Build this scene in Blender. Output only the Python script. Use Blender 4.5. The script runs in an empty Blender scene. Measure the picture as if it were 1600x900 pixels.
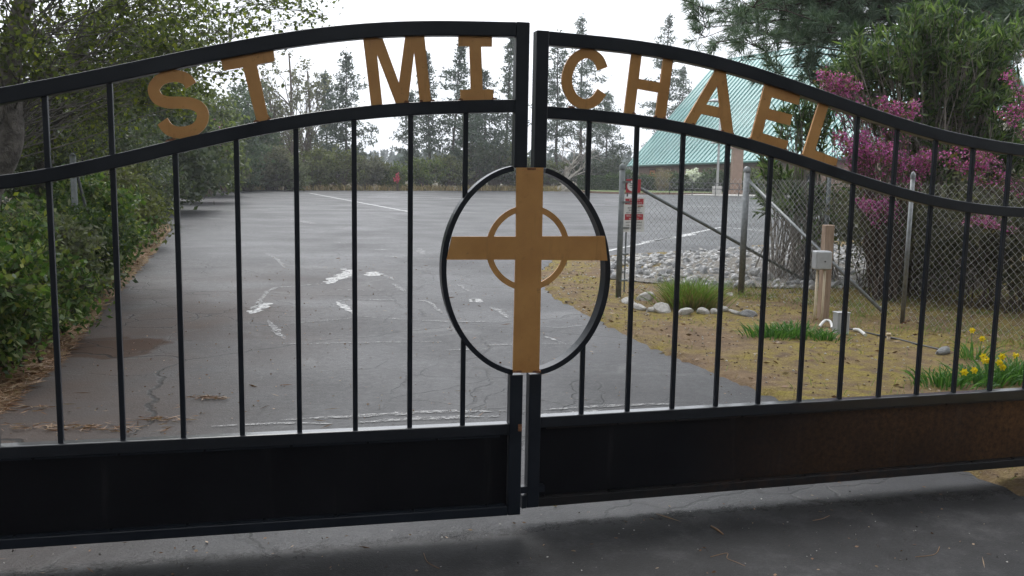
import bpy, math, random
import numpy as np
from mathutils import Vector, Matrix
from mathutils.geometry import tessellate_polygon

# ------------------------------------------------------------------ camera, sky, sun, exposure
scene = bpy.context.scene
COL = scene.collection
F, PITCH, ROLL, H = 1400.0, 0.127916, -0.017916, 1.536       # focal length in photo pixels, radians, eye height
_f = np.array([0, math.cos(PITCH), -math.sin(PITCH)]); _r0 = np.array([1., 0, 0]); _d0 = np.cross(_f, _r0)
_r = math.cos(ROLL)*_r0 + math.sin(ROLL)*_d0
_d = -math.sin(ROLL)*_r0 + math.cos(ROLL)*_d0
EYE = np.array([0, 0, H])
cam_data = bpy.data.cameras.new('camera'); cam = bpy.data.objects.new('camera', cam_data); COL.objects.link(cam)
cam_data.sensor_width = 36; cam_data.lens = 36*F/1600; cam_data.clip_end = 3000; cam_data.clip_start = .05
cam.matrix_world = Matrix(((_r[0], -_d[0], -_f[0], 0), (_r[1], -_d[1], -_f[1], 0), (_r[2], -_d[2], -_f[2], H), (0, 0, 0, 1)))
scene.camera = cam

SUN_EL, SUN_AZ = math.radians(50), math.radians(-15)          # azimuth from +Y, towards +X
world = bpy.data.worlds.new('World'); scene.world = world; world.use_nodes = True
wn = world.node_tree.nodes; wl = world.node_tree.links
bg = wn['Background']
sky = wn.new('ShaderNodeTexSky'); sky.sky_type = 'NISHITA'; sky.sun_disc = False
sky.sun_elevation = SUN_EL; sky.sun_rotation = SUN_AZ; sky.air_density = 1.0; sky.dust_density = 4.0
hsv = wn.new('ShaderNodeHueSaturation'); hsv.inputs['Saturation'].default_value = .12
cloud = wn.new('ShaderNodeMixRGB'); cloud.inputs[0].default_value = .72; cloud.inputs[2].default_value = (9.3, 9.75, 10.5, 1)
wl.new(sky.outputs[0], hsv.inputs['Color']); wl.new(hsv.outputs[0], cloud.inputs[1]); wl.new(cloud.outputs[0], bg.inputs[0])
bg.inputs[1].default_value = .11
sun_d = bpy.data.lights.new('sun', 'SUN'); sun_d.energy = 0.8; sun_d.angle = math.radians(25); sun_d.color = (1, .98, .95)
sun = bpy.data.objects.new('sun', sun_d); COL.objects.link(sun)
sdir = Vector((math.sin(SUN_AZ)*math.cos(SUN_EL), math.cos(SUN_AZ)*math.cos(SUN_EL), math.sin(SUN_EL)))
sun.rotation_euler = sdir.to_track_quat('Z', 'Y').to_euler()
scene.view_settings.view_transform = 'Standard'; scene.view_settings.look = 'None'
scene.view_settings.exposure = 0.9; scene.view_settings.gamma = 1
scene.render.engine = 'CYCLES'
scene.cycles.max_bounces = 6; scene.cycles.transparent_max_bounces = 8; scene.cycles.use_denoising = True
scene.cycles.caustics_reflective = False; scene.cycles.caustics_refractive = False

# ------------------------------------------------------------------ where things stand (read from the photo, metres)
def ray(px, py):
    return _f + _r*(px-800)/F + _d*(py-450)/F
def G(px, py, z=0.0):
    d = ray(px, py); return EYE + d*((z-H)/d[2])
def P(px, py, depth):
    d = ray(px, py); return EYE + d*(depth/d[1])
LEAF = {'L': (-1.6987, 3.2923, .22264), 'R': (.31724, 3.88458, .26636)}
def UZ(px, py, side, off=0.0):
    x0, y0, th = LEAF[side]
    n = np.array([-math.sin(th), math.cos(th), 0]); dd = np.array([math.cos(th), math.sin(th), 0])
    c = np.array([x0, y0, 0]) + n*off
    d = ray(px, py); s = (n@(c-EYE))/(n@d); p = EYE + d*s
    return float((p-c)@dd), float(p[2])

# ------------------------------------------------------------------ material helpers
def lin(r, g, b):
    return tuple(((c/255+.055)/1.055)**2.4 if c > 10 else c/255/12.92 for c in (r, g, b)) + (1,)
class NT:
    def __init__(s, name):
        s.m = bpy.data.materials.new(name); s.m.use_nodes = True
        s.t = s.m.node_tree; s.b = s.t.nodes['Principled BSDF']; s.out = s.t.nodes['Material Output']
        s.tc = None
    def n(s, kind, **k):
        x = s.t.nodes.new('ShaderNode'+kind)
        for a, v in k.items():
            if a.startswith('_'): setattr(x, a[1:], v)
        return x
    def link(s, a, b): s.t.links.new(a, b)
    def co(s, kind='Object'):
        if not s.tc: s.tc = s.n('TexCoord')
        return s.tc.outputs[kind]
    def set(s, **k):
        for a, v in k.items():
            s.b.inputs[a.replace('_', ' ')].default_value = v
        return s
    def noise(s, scale, detail=4, rough=.55, co=None, dist=0, vec=None):
        x = s.n('TexNoise'); x.inputs['Scale'].default_value = scale; x.inputs['Detail'].default_value = detail
        x.inputs['Roughness'].default_value = rough; x.inputs['Distortion'].default_value = dist
        s.link(co or s.co(), x.inputs['Vector']); return x.outputs[0]
    def ramp(s, fac, stops, interp='LINEAR'):
        x = s.n('ValToRGB'); x.color_ramp.interpolation = interp
        els = x.color_ramp.elements
        while len(els) < len(stops): els.new(.5)
        for e, (p, c) in zip(els, stops):
            e.position = p; e.color = c if len(c) == 4 else tuple(c)+(1,)
        s.link(fac, x.inputs[0]); return x.outputs[0]
    def mix(s, fac, a, b, mode='MIX'):
        x = s.n('MixRGB'); x.blend_type = mode
        for i, v in enumerate((fac, a, b)):
            if hasattr(v, 'is_output'): s.link(v, x.inputs[i])
            else: x.inputs[i].default_value = v if i == 0 else (v if len(v) == 4 else tuple(v)+(1,))
        return x.outputs[0]
    def math(s, op, a, b=0.0, clamp=False):
        x = s.n('Math'); x.operation = op; x.use_clamp = clamp
        for i, v in enumerate((a, b)):
            if hasattr(v, 'is_output'): s.link(v, x.inputs[i])
            else: x.inputs[i].default_value = v
        return x.outputs[0]
    def rng(s, v, a, b, c=0, d=1):
        x = s.n('MapRange'); s.link(v, x.inputs[0])
        for i, q in enumerate((a, b, c, d)): x.inputs[i+1].default_value = q
        return x.outputs[0]
    def bump(s, h, strength=.3, dist=.01):
        x = s.n('Bump'); x.inputs['Strength'].default_value = strength; x.inputs['Distance'].default_value = dist
        s.link(h, x.inputs['Height']); s.link(x.outputs[0], s.b.inputs['Normal']); return x
    def color(s, c): s.link(c, s.b.inputs['Base Color']); return s
    def rough(s, c): s.link(c, s.b.inputs['Roughness']); return s
W = (1, 1, 1, 1); K = (0, 0, 0, 1)

def m_speckle(name, a, b, scale, rough=.7, bump=.3, bdist=.01, detail=5, spec=.5):
    m = NT(name); f = m.noise(scale, detail, .6)
    m.color(m.ramp(f, [(.3, a), (.7, b)])).set(Roughness=rough); m.set(Specular_IOR_Level=spec)
    m.bump(m.noise(scale*4, 4), bump, bdist); return m.m

def m_leaf(name, cols, trans=.45, rough=.5, spec=.35):
    m = NT(name); g = m.n('NewGeometry')
    n = len(cols); c = m.ramp(g.outputs['Random Per Island'], [((i+.5)/n, q) for i, q in enumerate(cols)])
    m.color(c).set(Roughness=rough, Specular_IOR_Level=spec)
    t = m.n('BsdfTranslucent'); tc = m.mix(1, c, (1.0, 1.15, .6, 1), 'MULTIPLY'); m.link(tc, t.inputs[0])
    x = m.n('MixShader'); x.inputs[0].default_value = trans
    m.link(m.b.outputs[0], x.inputs[1]); m.link(t.outputs[0], x.inputs[2]); m.link(x.outputs[0], m.out.inputs[0])
    return m.m

M = {}
# asphalt: worn, damp, cracked, patched
def asphalt():
    m = NT('asphalt')
    big = m.noise(.35, 5, .6); mid = m.noise(2.2, 5, .6); fine = m.noise(60, 3, .7); grit = m.noise(220, 2, .6)
    base = m.ramp(big, [(.32, (.018, .018, .020)), (.55, (.031, .031, .034)), (.75, (.050, .050, .053))])
    base = m.mix(.5, base, m.ramp(mid, [(.3, (.5, .5, .5)), (.7, (1.35, 1.33, 1.3))]), 'MULTIPLY')
    base = m.mix(.8, base, m.ramp(m.noise(15, 6, .75), [(.32, (.55, .55, .55)), (.5, (1, 1, 1)), (.7, (1.6, 1.6, 1.58))]), 'MULTIPLY')
    base = m.mix(.7, base, m.ramp(fine, [(.3, (.65, .65, .65)), (.62, (1.1, 1.1, 1.1)), (.72, (1.9, 1.85, 1.8))]), 'MULTIPLY')
    base = m.mix(m.rng(grit, .66, .72), base, (.16, .155, .15, 1))
    # long brown dirt wash near the left edge
    sep = m.n('SeparateXYZ'); m.link(m.co(), sep.inputs[0])
    wash = m.math('MULTIPLY', m.math('MULTIPLY', m.rng(sep.outputs[0], -1.2, -3.0), m.rng(sep.outputs[1], 15, 8)), m.rng(m.noise(.7, 4), .3, .6), True)
    base = m.mix(m.math('MULTIPLY', wash, .6), base, (.085, .052, .034, 1))
    # one dark brown damp stain by the left edge
    mp = m.n('Mapping'); m.link(m.co(), mp.inputs[0]); mp.inputs['Location'].default_value = (3.45/.62, -7.5/.62, 0); mp.inputs['Scale'].default_value = (1/.62, 1/.62, 1)
    dist = m.n('VectorMath'); dist.operation = 'LENGTH'; m.link(mp.outputs[0], dist.inputs[0])
    sd = m.math('ADD', dist.outputs['Value'], m.math('MULTIPLY', m.math('SUBTRACT', m.noise(3, 4), .5), .7))
    stain = m.rng(sd, .82, .72)
    base = m.mix(m.math('MULTIPLY', stain, .9), base, (.050, .026, .014, 1))
    # cracks
    warp = m.n('MixRGB'); warp.blend_type = 'ADD'; warp.inputs[0].default_value = .55
    nz = m.n('TexNoise'); nz.inputs['Scale'].default_value = 1.3; nz.inputs['Detail'].default_value = 5; m.link(m.co(), nz.inputs[0])
    m.link(m.co(), warp.inputs[1]); m.link(nz.outputs['Color'], warp.inputs[2])
    def cracks(scale, w):
        v = m.n('TexVoronoi'); v.feature = 'DISTANCE_TO_EDGE'; v.inputs['Scale'].default_value = scale; m.link(warp.outputs[0], v.inputs['Vector'])
        return m.rng(v.outputs['Distance'], w, w*.35)
    c1 = m.math('MULTIPLY', cracks(.33, .0065), m.rng(m.noise(.5, 2), .36, .46), True)
    c2 = m.math('MULTIPLY', cracks(1.7, .016), m.rng(m.noise(.28, 3), .47, .56), True)
    cr = m.math('MAXIMUM', c1, c2)
    # pale dusty silt beside the cracks
    halo = m.math('MULTIPLY', m.math('MAXIMUM', cracks(.33, .06), cracks(1.7, .09)), m.rng(m.noise(.8, 4), .54, .68), True)
    base = m.mix(m.math('MULTIPLY', halo, .40), base, (.14, .138, .135, 1))
    base = m.mix(m.math('MULTIPLY', cr, .85), base, (.008, .008, .008, 1))
    m.color(base)
    damp = m.noise(.45, 4, .6)
    r = m.ramp(damp, [(.35, (.26,)*3), (.65, (.48,)*3)])
    r = m.mix(.25, r, fine, 'ADD')
    r = m.mix(.22, r, m.ramp(m.noise(15, 6, .75), [(.3, (0, 0, 0)), (.7, (1, 1, 1))]))
    r = m.mix(m.math('MAXIMUM', m.math('MULTIPLY', stain, .9), m.math('MULTIPLY', wash, .5)), r, (.95, .95, .95, 1))
    m.rough(r); m.set(Specular_IOR_Level=.27)
    hgt = m.math('SUBTRACT', m.math('ADD', m.math('MULTIPLY', m.noise(15, 6, .75), 1.6), fine), m.math('MULTIPLY', cr, 2))
    m.bump(hgt, .5, .006)
    return m.m
M['asphalt'] = asphalt()

def verge(name, moss=1.0):
    m = NT(name)
    a = m.noise(.9, 5, .6); b = m.noise(7, 5, .65); c = m.noise(55, 4, .7)
    soil = m.ramp(b, [(.3, (.085, .044, .020)), (.5, (.19, .110, .048)), (.72, (.31, .205, .105))])
    gr = m.ramp(c, [(.35, (.10, .075, .05)), (.6, (.24, .2, .15)), (.75, (.42, .39, .34))])
    soil = m.mix(.4, soil, gr)
    mossc = m.ramp(c, [(.3, (.12, .10, .014)), (.7, (.36, .29, .055))])
    f = m.math('MULTIPLY', m.rng(a, .40, .55), m.rng(b, .36, .6), True)
    m.color(m.mix(m.math('MULTIPLY', f, moss), soil, mossc)).set(Roughness=.9, Specular_IOR_Level=.2)
    m.bump(m.math('ADD', b, c), .9, .03); return m.m
M['verge'] = verge('mossy_earth', .85); M['litter_earth'] = verge('litter_earth', .15)
M['earth'] = m_speckle('earth', (.05, .04, .022), (.13, .11, .06), 1.5, .95, .5, .03)
M['gravel'] = m_speckle('gravel_earth', (.10, .085, .065), (.36, .33, .29), 30, .9, .9, .03)

def paint():
    m = NT('black_gate_paint'); n = m.noise(9, 5, .6); f = m.noise(70, 4)
    m.color(m.ramp(n, [(.3, (.009, .012, .019)), (.75, (.018, .023, .033))]))
    m.rough(m.ramp(n, [(.3, (.30,)*3), (.7, (.46,)*3)])); m.bump(f, .08, .002); m.set(Specular_IOR_Level=.30, Coat_Weight=.15, Coat_Roughness=.12); return m.m
M['paint'] = paint()
def panel(name, rust_brown):
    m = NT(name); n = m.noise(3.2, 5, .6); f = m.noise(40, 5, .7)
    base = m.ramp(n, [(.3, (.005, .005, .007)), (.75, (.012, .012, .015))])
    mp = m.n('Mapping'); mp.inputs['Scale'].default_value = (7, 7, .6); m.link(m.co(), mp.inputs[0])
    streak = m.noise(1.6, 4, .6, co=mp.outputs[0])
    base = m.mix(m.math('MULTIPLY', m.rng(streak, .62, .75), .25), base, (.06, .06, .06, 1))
    if rust_brown:  # browner towards the right end, broken up by noise
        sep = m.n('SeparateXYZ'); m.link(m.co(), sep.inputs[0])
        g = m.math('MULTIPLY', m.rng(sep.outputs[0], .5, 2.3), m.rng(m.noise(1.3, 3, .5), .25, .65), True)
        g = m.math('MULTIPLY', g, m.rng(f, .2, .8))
        base = m.mix(m.math('MULTIPLY', g, rust_brown), base, (.19, .092, .034, 1))
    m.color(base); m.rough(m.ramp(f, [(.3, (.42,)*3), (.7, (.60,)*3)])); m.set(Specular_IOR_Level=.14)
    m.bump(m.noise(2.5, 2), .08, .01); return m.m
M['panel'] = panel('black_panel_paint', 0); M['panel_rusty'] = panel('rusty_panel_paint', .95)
def rail_rust():
    m = NT('rust_stained_paint'); n = m.noise(9, 5, .6); f = m.noise(26, 5, .7)
    base = m.ramp(n, [(.3, (.007, .008, .010)), (.75, (.018, .017, .019))])
    base = m.mix(m.math('MULTIPLY', m.math('MULTIPLY', m.rng(f, .40, .70), m.rng(m.noise(1.1, 3), .42, .62)), .5), base, (.09, .04, .018, 1))
    m.color(base).set(Roughness=.5, Specular_IOR_Level=.30, Coat_Weight=.15, Coat_Roughness=.12); m.bump(f, .15, .002); return m.m
M['rail_rust'] = rail_rust()
def gold():
    m = NT('gold_paint'); n = m.noise(5, 5, .6); f = m.noise(30, 5, .7)
    base = m.ramp(n, [(.3, (.58, .280, .088)), (.7, (.76, .40, .140))])
    base = m.mix(m.rng(f, .60, .74, 0, .5), base, (.26, .115, .035, 1))
    mp = m.n('Mapping'); mp.inputs['Scale'].default_value = (9, 9, 1.2); m.link(m.co(), mp.inputs[0])
    base = m.mix(m.rng(m.noise(2.2, 5, .65, co=mp.outputs[0]), .56, .76, 0, .55), base, (.34, .16, .05, 1))
    m.color(base).set(Roughness=.33, Metallic=.12, Specular_IOR_Level=.5); m.bump(f, .08, .002); return m.m
M['gold'] = gold()
M['rust'] = m_speckle('rust', (.10, .028, .010), (.42, .20, .10), 60, .8, .5, .003)
M['galv'] = m_speckle('galvanised_steel', (.15, .16, .16), (.27, .28, .28), 25, .48, .1, .002); M['galv'].node_tree.nodes['Principled BSDF'].inputs['Metallic'].default_value = .55
M['wire'] = m_speckle('galvanised_wire', (.48, .48, .47), (.68, .68, .66), 30, .5, .05, .001); M['wire'].node_tree.nodes['Principled BSDF'].inputs['Metallic'].default_value = .4
M['greypost'] = m_speckle('weathered_steel_tube', (.10, .115, .115), (.19, .205, .20), 14, .55, .1, .002)
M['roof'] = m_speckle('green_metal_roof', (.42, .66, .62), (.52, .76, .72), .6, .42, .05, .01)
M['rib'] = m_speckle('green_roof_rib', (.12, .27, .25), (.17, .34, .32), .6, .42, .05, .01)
M['stucco'] = m_speckle('brown_stucco', (.22, .145, .105), (.31, .21, .155), 3, .9, .3, .01)
M['fascia'] = m_speckle('cream_fascia', (.52, .47, .38), (.66, .60, .5), 2, .7, .1, .01)
M['darkwood'] = m_speckle('brown_timber', (.09, .05, .03), (.15, .09, .055), 4, .8, .3, .01)
def wood():
    m = NT('weathered_post_wood'); mp = m.n('Mapping'); mp.inputs['Scale'].default_value = (1, 1, .07); m.link(m.co(), mp.inputs[0])
    n = m.noise(70, 5, .6, co=mp.outputs[0]); m.color(m.ramp(n, [(.3, (.24, .165, .115)), (.7, (.44, .325, .24))])).set(Roughness=.85)
    m.bump(n, .4, .004); return m.m
M['wood'] = wood()
M['greybox'] = m_speckle('grey_enclosure_plastic', (.36, .37, .38), (.44, .45, .46), 12, .45, .05, .002)
M['pvc'] = m_speckle('cream_pvc_conduit', (.52, .42, .28), (.64, .54, .39), 10, .5, .05, .002)
M['pvcwhite'] = m_speckle('white_pvc', (.6, .6, .57), (.76, .75, .72), 10, .45, .05, .002)
M['hose'] = m_speckle('black_poly_pipe', (.012, .012, .012), (.03, .03, .03), 20, .5, .1, .002)
M['signwhite'] = m_speckle('sign_white', (.62, .62, .60), (.74, .74, .72), 8, .5, .02, .001)
M['signred'] = m_speckle('sign_red', (.34, .02, .03), (.44, .035, .045), 8, .5, .02, .001)
M['ink'] = m_speckle('sign_ink', (.03, .03, .03), (.06, .05, .05), 8, .6, .02, .001)
M['line'] = NT('worn_road_paint').m
def line_mat():
    m = NT('worn_road_paint'); n = m.noise(14, 5, .7)
    m.color(m.ramp(n, [(.36, (.10, .10, .10)), (.5, (.5, .5, .49)), (.7, (.68, .68, .66))])).set(Roughness=.6); return m.m
M['line'] = line_mat()
def wet():
    m = NT('wet_film'); n = m.noise(30, 4)
    m.color(m.ramp(n, [(.3, (.05, .05, .05)), (.7, (.12, .12, .12))])).set(Roughness=.16, Specular_IOR_Level=1.0); m.bump(n, .06, .003); return m.m
M['wet'] = wet()
def sheen_paint():  # sky reflected off damp asphalt, put into a pale colour
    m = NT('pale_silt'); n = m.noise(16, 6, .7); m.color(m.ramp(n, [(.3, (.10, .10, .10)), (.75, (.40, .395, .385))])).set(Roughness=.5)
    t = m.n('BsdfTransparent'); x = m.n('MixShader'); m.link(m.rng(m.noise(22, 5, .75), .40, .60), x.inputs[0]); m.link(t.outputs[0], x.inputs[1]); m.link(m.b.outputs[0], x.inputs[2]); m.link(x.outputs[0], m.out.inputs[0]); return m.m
M['silt'] = sheen_paint()
def bright_sheen_paint():  # stronger sky reflection of the wet patches, painted near white
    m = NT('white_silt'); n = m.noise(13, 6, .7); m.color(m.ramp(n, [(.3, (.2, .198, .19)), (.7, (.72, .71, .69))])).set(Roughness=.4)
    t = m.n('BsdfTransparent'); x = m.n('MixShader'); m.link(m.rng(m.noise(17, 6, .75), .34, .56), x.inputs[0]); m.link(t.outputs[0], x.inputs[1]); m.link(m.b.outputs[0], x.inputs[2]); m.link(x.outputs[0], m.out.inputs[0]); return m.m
M['brightsilt'] = bright_sheen_paint()
def wet_paint():
    m = NT('wet_gate_paint'); n = m.noise(9, 5, .6)
    m.color(m.ramp(n, [(.3, (.005, .007, .012)), (.75, (.012, .015, .022))])).set(Roughness=.4, Specular_IOR_Level=.3, Coat_Weight=1.0, Coat_Roughness=.09); m.bump(n, .05, .002); return m.m
M['paintwet'] = wet_paint()
def seal():
    m = NT('dark_sealed_asphalt'); a = m.noise(3.2, 7, .72); f = m.noise(70, 3, .7); g_ = m.noise(180, 2, .6)
    base = m.ramp(a, [(.35, (.014, .0135, .014)), (.52, (.028, .027, .028)), (.70, (.075, .072, .073))])
    base = m.mix(.7, base, m.ramp(f, [(.3, (.6, .6, .6)), (.65, (1.2, 1.2, 1.2))]), 'MULTIPLY')
    base = m.mix(m.rng(g_, .69, .74), base, (.14, .135, .13, 1)); m.color(base).set(Roughness=.62, Specular_IOR_Level=.35); m.bump(m.math('ADD', f, g_), .5, .006)
    t = m.n('BsdfTransparent'); x = m.n('MixShader'); at = m.n('Attribute'); at.attribute_name = 'fade'
    k = m.math('ADD', at.outputs['Fac'], m.math('MULTIPLY', m.math('SUBTRACT', m.noise(14, 6, .75), .5), 1.6)); m.link(m.rng(k, .35, .65), x.inputs[0]); m.link(t.outputs[0], x.inputs[1]); m.link(m.b.outputs[0], x.inputs[2]); m.link(x.outputs[0], m.out.inputs[0]); return m.m
M['seal'] = seal()
M['concrete'] = m_speckle('concrete', (.34, .33, .30), (.48, .46, .43), 3, .85, .2, .01)
M['kerb'] = m_speckle('brown_edging', (.16, .10, .065), (.26, .17, .12), 5, .85, .3, .01)
M['bark'] = m_speckle('oak_bark', (.05, .045, .04), (.19, .172, .155), 9, .95, .9, .03)
M['barkpine'] = m_speckle('pine_bark', (.028, .020, .016), (.085, .062, .05), 7, .95, .9, .03)
M['barkpale'] = m_speckle('pale_bark', (.34, .30, .25), (.55, .50, .44), 5, .8, .4, .02)
M['twig'] = m_speckle('brown_twig', (.06, .042, .032), (.15, .115, .09), 12, .9, .4, .01)
M['twiggrey'] = m_speckle('grey_twig', (.15, .13, .11), (.32, .285, .25), 12, .9, .4, .01)
M['stonewhite'] = m_speckle('white_stone', (.45, .42, .38), (.74, .72, .68), 6, .85, .8, .02)
M['stonegrey'] = m_speckle('grey_stone', (.20, .20, .20), (.42, .42, .42), 6, .85, .8, .02)
M['stonemid'] = m_speckle('pale_grey_stone', (.36, .355, .345), (.62, .61, .60), 6, .85, .8, .02)
M['oak'] = m_leaf('oak_leaf', [(.045, .058, .022), (.07, .088, .03), (.10, .125, .04), (.15, .175, .055)])
M['oakyoung'] = m_leaf('young_oak_leaf', [(.14, .17, .03), (.20, .23, .04), (.28, .29, .06)], .5)
M['dark'] = m_leaf('dark_evergreen_leaf', [(.036, .05, .03), (.06, .076, .044), (.092, .108, .062)])
M['bluegreen'] = m_leaf('blue_green_leaf', [(.05, .075, .05), (.075, .105, .07), (.11, .14, .09)])
M['hedge'] = m_leaf('hedge_leaf', [(.03, .055, .018), (.055, .09, .025), (.085, .125, .035)])
M['lowshrub'] = m_leaf('low_shrub_leaf', [(.04, .08, .022), (.075, .13, .034), (.12, .185, .045), (.20, .22, .085)])
M['palehedge'] = m_leaf('pale_shrub_leaf', [(.085, .10, .055), (.14, .155, .09), (.19, .20, .12)])
M['olive'] = m_leaf('olive_shrub_leaf', [(.075, .082, .032), (.115, .125, .048), (.16, .17, .07)])
M['olivegreen'] = m_leaf('green_shrub_leaf', [(.06, .085, .022), (.10, .13, .03), (.15, .18, .045)])
M['greyshrub'] = m_leaf('grey_brush_leaf', [(.09, .09, .062), (.13, .13, .088), (.19, .18, .125)])
M['needle'] = m_leaf('pine_needle', [(.07, .115, .075), (.11, .16, .105), (.16, .215, .145)], .25)
M['farneedle'] = m_leaf('far_pine_needle', [(.042, .062, .046), (.068, .092, .068), (.10, .13, .095)], .25)
M['hillneedle'] = m_leaf('hill_needle', [(.03, .055, .035), (.045, .075, .05), (.06, .095, .06)], .2)
M['oleander'] = m_leaf('oleander_leaf', [(.03, .06, .02), (.065, .11, .035), (.11, .17, .055), (.21, .27, .11)])
M['redbud'] = m_leaf('redbud_blossom', [(.36, .055, .27), (.52, .10, .40), (.68, .22, .56)], .4)
M['budleaf'] = m_leaf('redbud_leaf', [(.10, .085, .03), (.17, .14, .05)], .4)
M['yellow'] = m_leaf('yellow_petal', [(.70, .48, .01), (.80, .60, .03)], .3)
M['white'] = m_leaf('white_petal', [(.7, .7, .64), (.8, .8, .75)], .3)
M['pink'] = m_leaf('pink_petal', [(.5, .06, .10), (.6, .12, .18)], .3)
M['grass'] = m_leaf('grass_blade', [(.10, .17, .03), (.15, .25, .045), (.22, .31, .075)], .35)
M['drygrass'] = m_leaf('dry_grass_blade', [(.26, .18, .09), (.40, .30, .155), (.17, .15, .06)], .3)
M['daffleaf'] = m_leaf('daffodil_leaf', [(.05, .14, .03), (.085, .20, .04), (.13, .26, .06)], .3)
M['straw'] = m_leaf('fallen_needle', [(.16, .075, .035), (.28, .15, .075), (.42, .30, .20)], .1)
M['deadleaf'] = m_leaf('fallen_leaf', [(.10, .05, .025), (.22, .12, .06), (.36, .27, .17)], .1)
M['lamp'] = m_speckle('lamp_grey_metal', (.40, .40, .39), (.5, .5, .49), 4, .5, .05, .01)
M['glass'] = NT('dark_window_glass').set(Roughness=.08).m; M['glass'].node_tree.nodes['Principled BSDF'].inputs['Base Color'].default_value = (.02, .022, .025, 1)
M['orange'] = m_speckle('orange_door_panel', (.5, .17, .05), (.6, .24, .08), 4, .6, .05, .01)  # warm light in the doorway, painted as the pane's orange colour
M['rail'] = m_speckle('dark_rail_metal', (.035, .038, .04), (.06, .062, .065), 6, .5, .05, .002)

# ------------------------------------------------------------------ mesh helpers
def tagit(o, label=None, cat=None, group=None, kind=None):
    if label: o['label'] = label
    if cat: o['category'] = cat
    if group: o['group'] = group
    if kind: o['kind'] = kind
    return o
def obj(name, me, m=None, parent=None):
    o = bpy.data.objects.new(name, me); COL.objects.link(o)
    if m is not None and me is not None and not me.materials: me.materials.append(m)
    if parent is not None: o.parent = parent
    return o
def empty(name, loc=(0, 0, 0), rz=0, label=None, cat=None, group=None):
    o = bpy.data.objects.new(name, None); COL.objects.link(o); o.location = loc; o.rotation_euler = (0, 0, rz)
    o.empty_display_size = .1
    return tagit(o, label, cat, group)
def np_mesh(name, V, Fq, smooth=False):
    """V (n,3); Fq (m,k) all faces with k corners"""
    V = np.asarray(V, np.float32); Fq = np.asarray(Fq, np.int32); me = bpy.data.meshes.new(name)
    k = Fq.shape[1]
    me.vertices.add(len(V)); me.vertices.foreach_set('co', V.ravel())
    me.loops.add(Fq.size); me.loops.foreach_set('vertex_index', Fq.ravel())
    me.polygons.add(len(Fq)); me.polygons.foreach_set('loop_start', np.arange(0, Fq.size, k, dtype=np.int32))
    if smooth: me.polygons.foreach_set('use_smooth', np.ones(len(Fq), bool))
    me.update(calc_edges=True); return me
CS = {n: (np.cos(np.arange(n)*2*math.pi/n)[:, None], np.sin(np.arange(n)*2*math.pi/n)[:, None]) for n in range(3, 21)}
class MB:
    def __init__(s): s.v = []; s.f = []; s.sm = []
    def add(s, V, Fc, smooth=False):
        b = len(s.v); s.v.extend(np.asarray(V, float).tolist())
        for f in Fc: s.f.append(tuple(i+b for i in f)); s.sm.append(smooth)
        return s
    def box(s, c, size, rz=0):
        x, y, z = [q/2 for q in size]; co, si = math.cos(rz), math.sin(rz)
        V = [(c[0]+co*a*x-si*b*y, c[1]+si*a*x+co*b*y, c[2]+d*z) for d in (-1, 1) for a, b in ((-1, -1), (1, -1), (1, 1), (-1, 1))]
        return s.add(V, [(3, 2, 1, 0), (4, 5, 6, 7), (0, 1, 5, 4), (1, 2, 6, 5), (2, 3, 7, 6), (3, 0, 4, 7)])
    def tube(s, pts, radii, n=6, cap=True, smooth=True):
        pts = [np.asarray(p, float) for p in pts]
        if not hasattr(radii, '__len__'): radii = [radii]*len(pts)
        V = []; up = None
        for i, p in enumerate(pts):
            t = pts[min(i+1, len(pts)-1)]-pts[max(i-1, 0)]; t = t/(np.linalg.norm(t)+1e-9)
            if up is None:
                a = np.array([0, 0, 1.]) if abs(t[2]) < .9 else np.array([1., 0, 0]); up = np.cross(t, a)
            up = up-t*(up@t); up /= np.linalg.norm(up)+1e-9; w = np.cross(t, up)
            V.append(p+radii[i]*(CS[n][0]*up+CS[n][1]*w))
        V = np.concatenate(V)
        Fc = [(i*n+k, i*n+(k+1) % n, (i+1)*n+(k+1) % n, (i+1)*n+k) for i in range(len(pts)-1) for k in range(n)]
        s.add(V, Fc, smooth)
        if cap:
            b = len(s.v)-len(V)
            s.f.append(tuple(b+k for k in reversed(range(n)))); s.f.append(tuple(b+(len(pts)-1)*n+k for k in range(n))); s.sm += [False, False]
        return s
    def strip(s, path, up, w, d):
        """rectangular bar: cross axis 'up' list (unit 3-vectors), w along it, d along the depth vector"""
        return s
    def prism(s, poly, y0, y1, holes=()):
        """polygon in (x,z) extruded from y0 to y1 (front is y0)"""
        loops = [list(poly)]+[list(h) for h in holes]
        flat = [q for l in loops for q in l]; n = len(flat)
        tri = tessellate_polygon([[Vector((q[0], q[1], 0)) for q in l] for l in loops])
        V = [(q[0], y0, q[1]) for q in flat]+[(q[0], y1, q[1]) for q in flat]
        Fc = []
        for t in tri:
            a, b, c = [flat[i] for i in t]
            cr = (b[0]-a[0])*(c[1]-a[1])-(b[1]-a[1])*(c[0]-a[0])
            t = t if cr > 0 else t[::-1]
            Fc.append(tuple(t)); Fc.append(tuple(i+n for i in reversed(t)))
        o = 0
        for l in loops:
            m = len(l); ar = sum(l[i][0]*l[(i+1) % m][1]-l[(i+1) % m][0]*l[i][1] for i in range(m))
            for i in range(m):
                j = (i+1) % m; q = (o+i, o+i+n, o+j+n, o+j); q = q if (ar > 0) == (l is loops[0]) else q
                Fc.append(q if ar < 0 else q[::-1])
            o += m
        return s.add(V, Fc)
    def mesh(s, name):
        me = bpy.data.meshes.new(name); me.from_pydata(s.v, [], s.f)
        if any(s.sm): me.polygons.foreach_set('use_smooth', s.sm)
        me.update(); return me
    def build(s, name, m, parent=None): return obj(name, s.mesh(name), m, parent)
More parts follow.
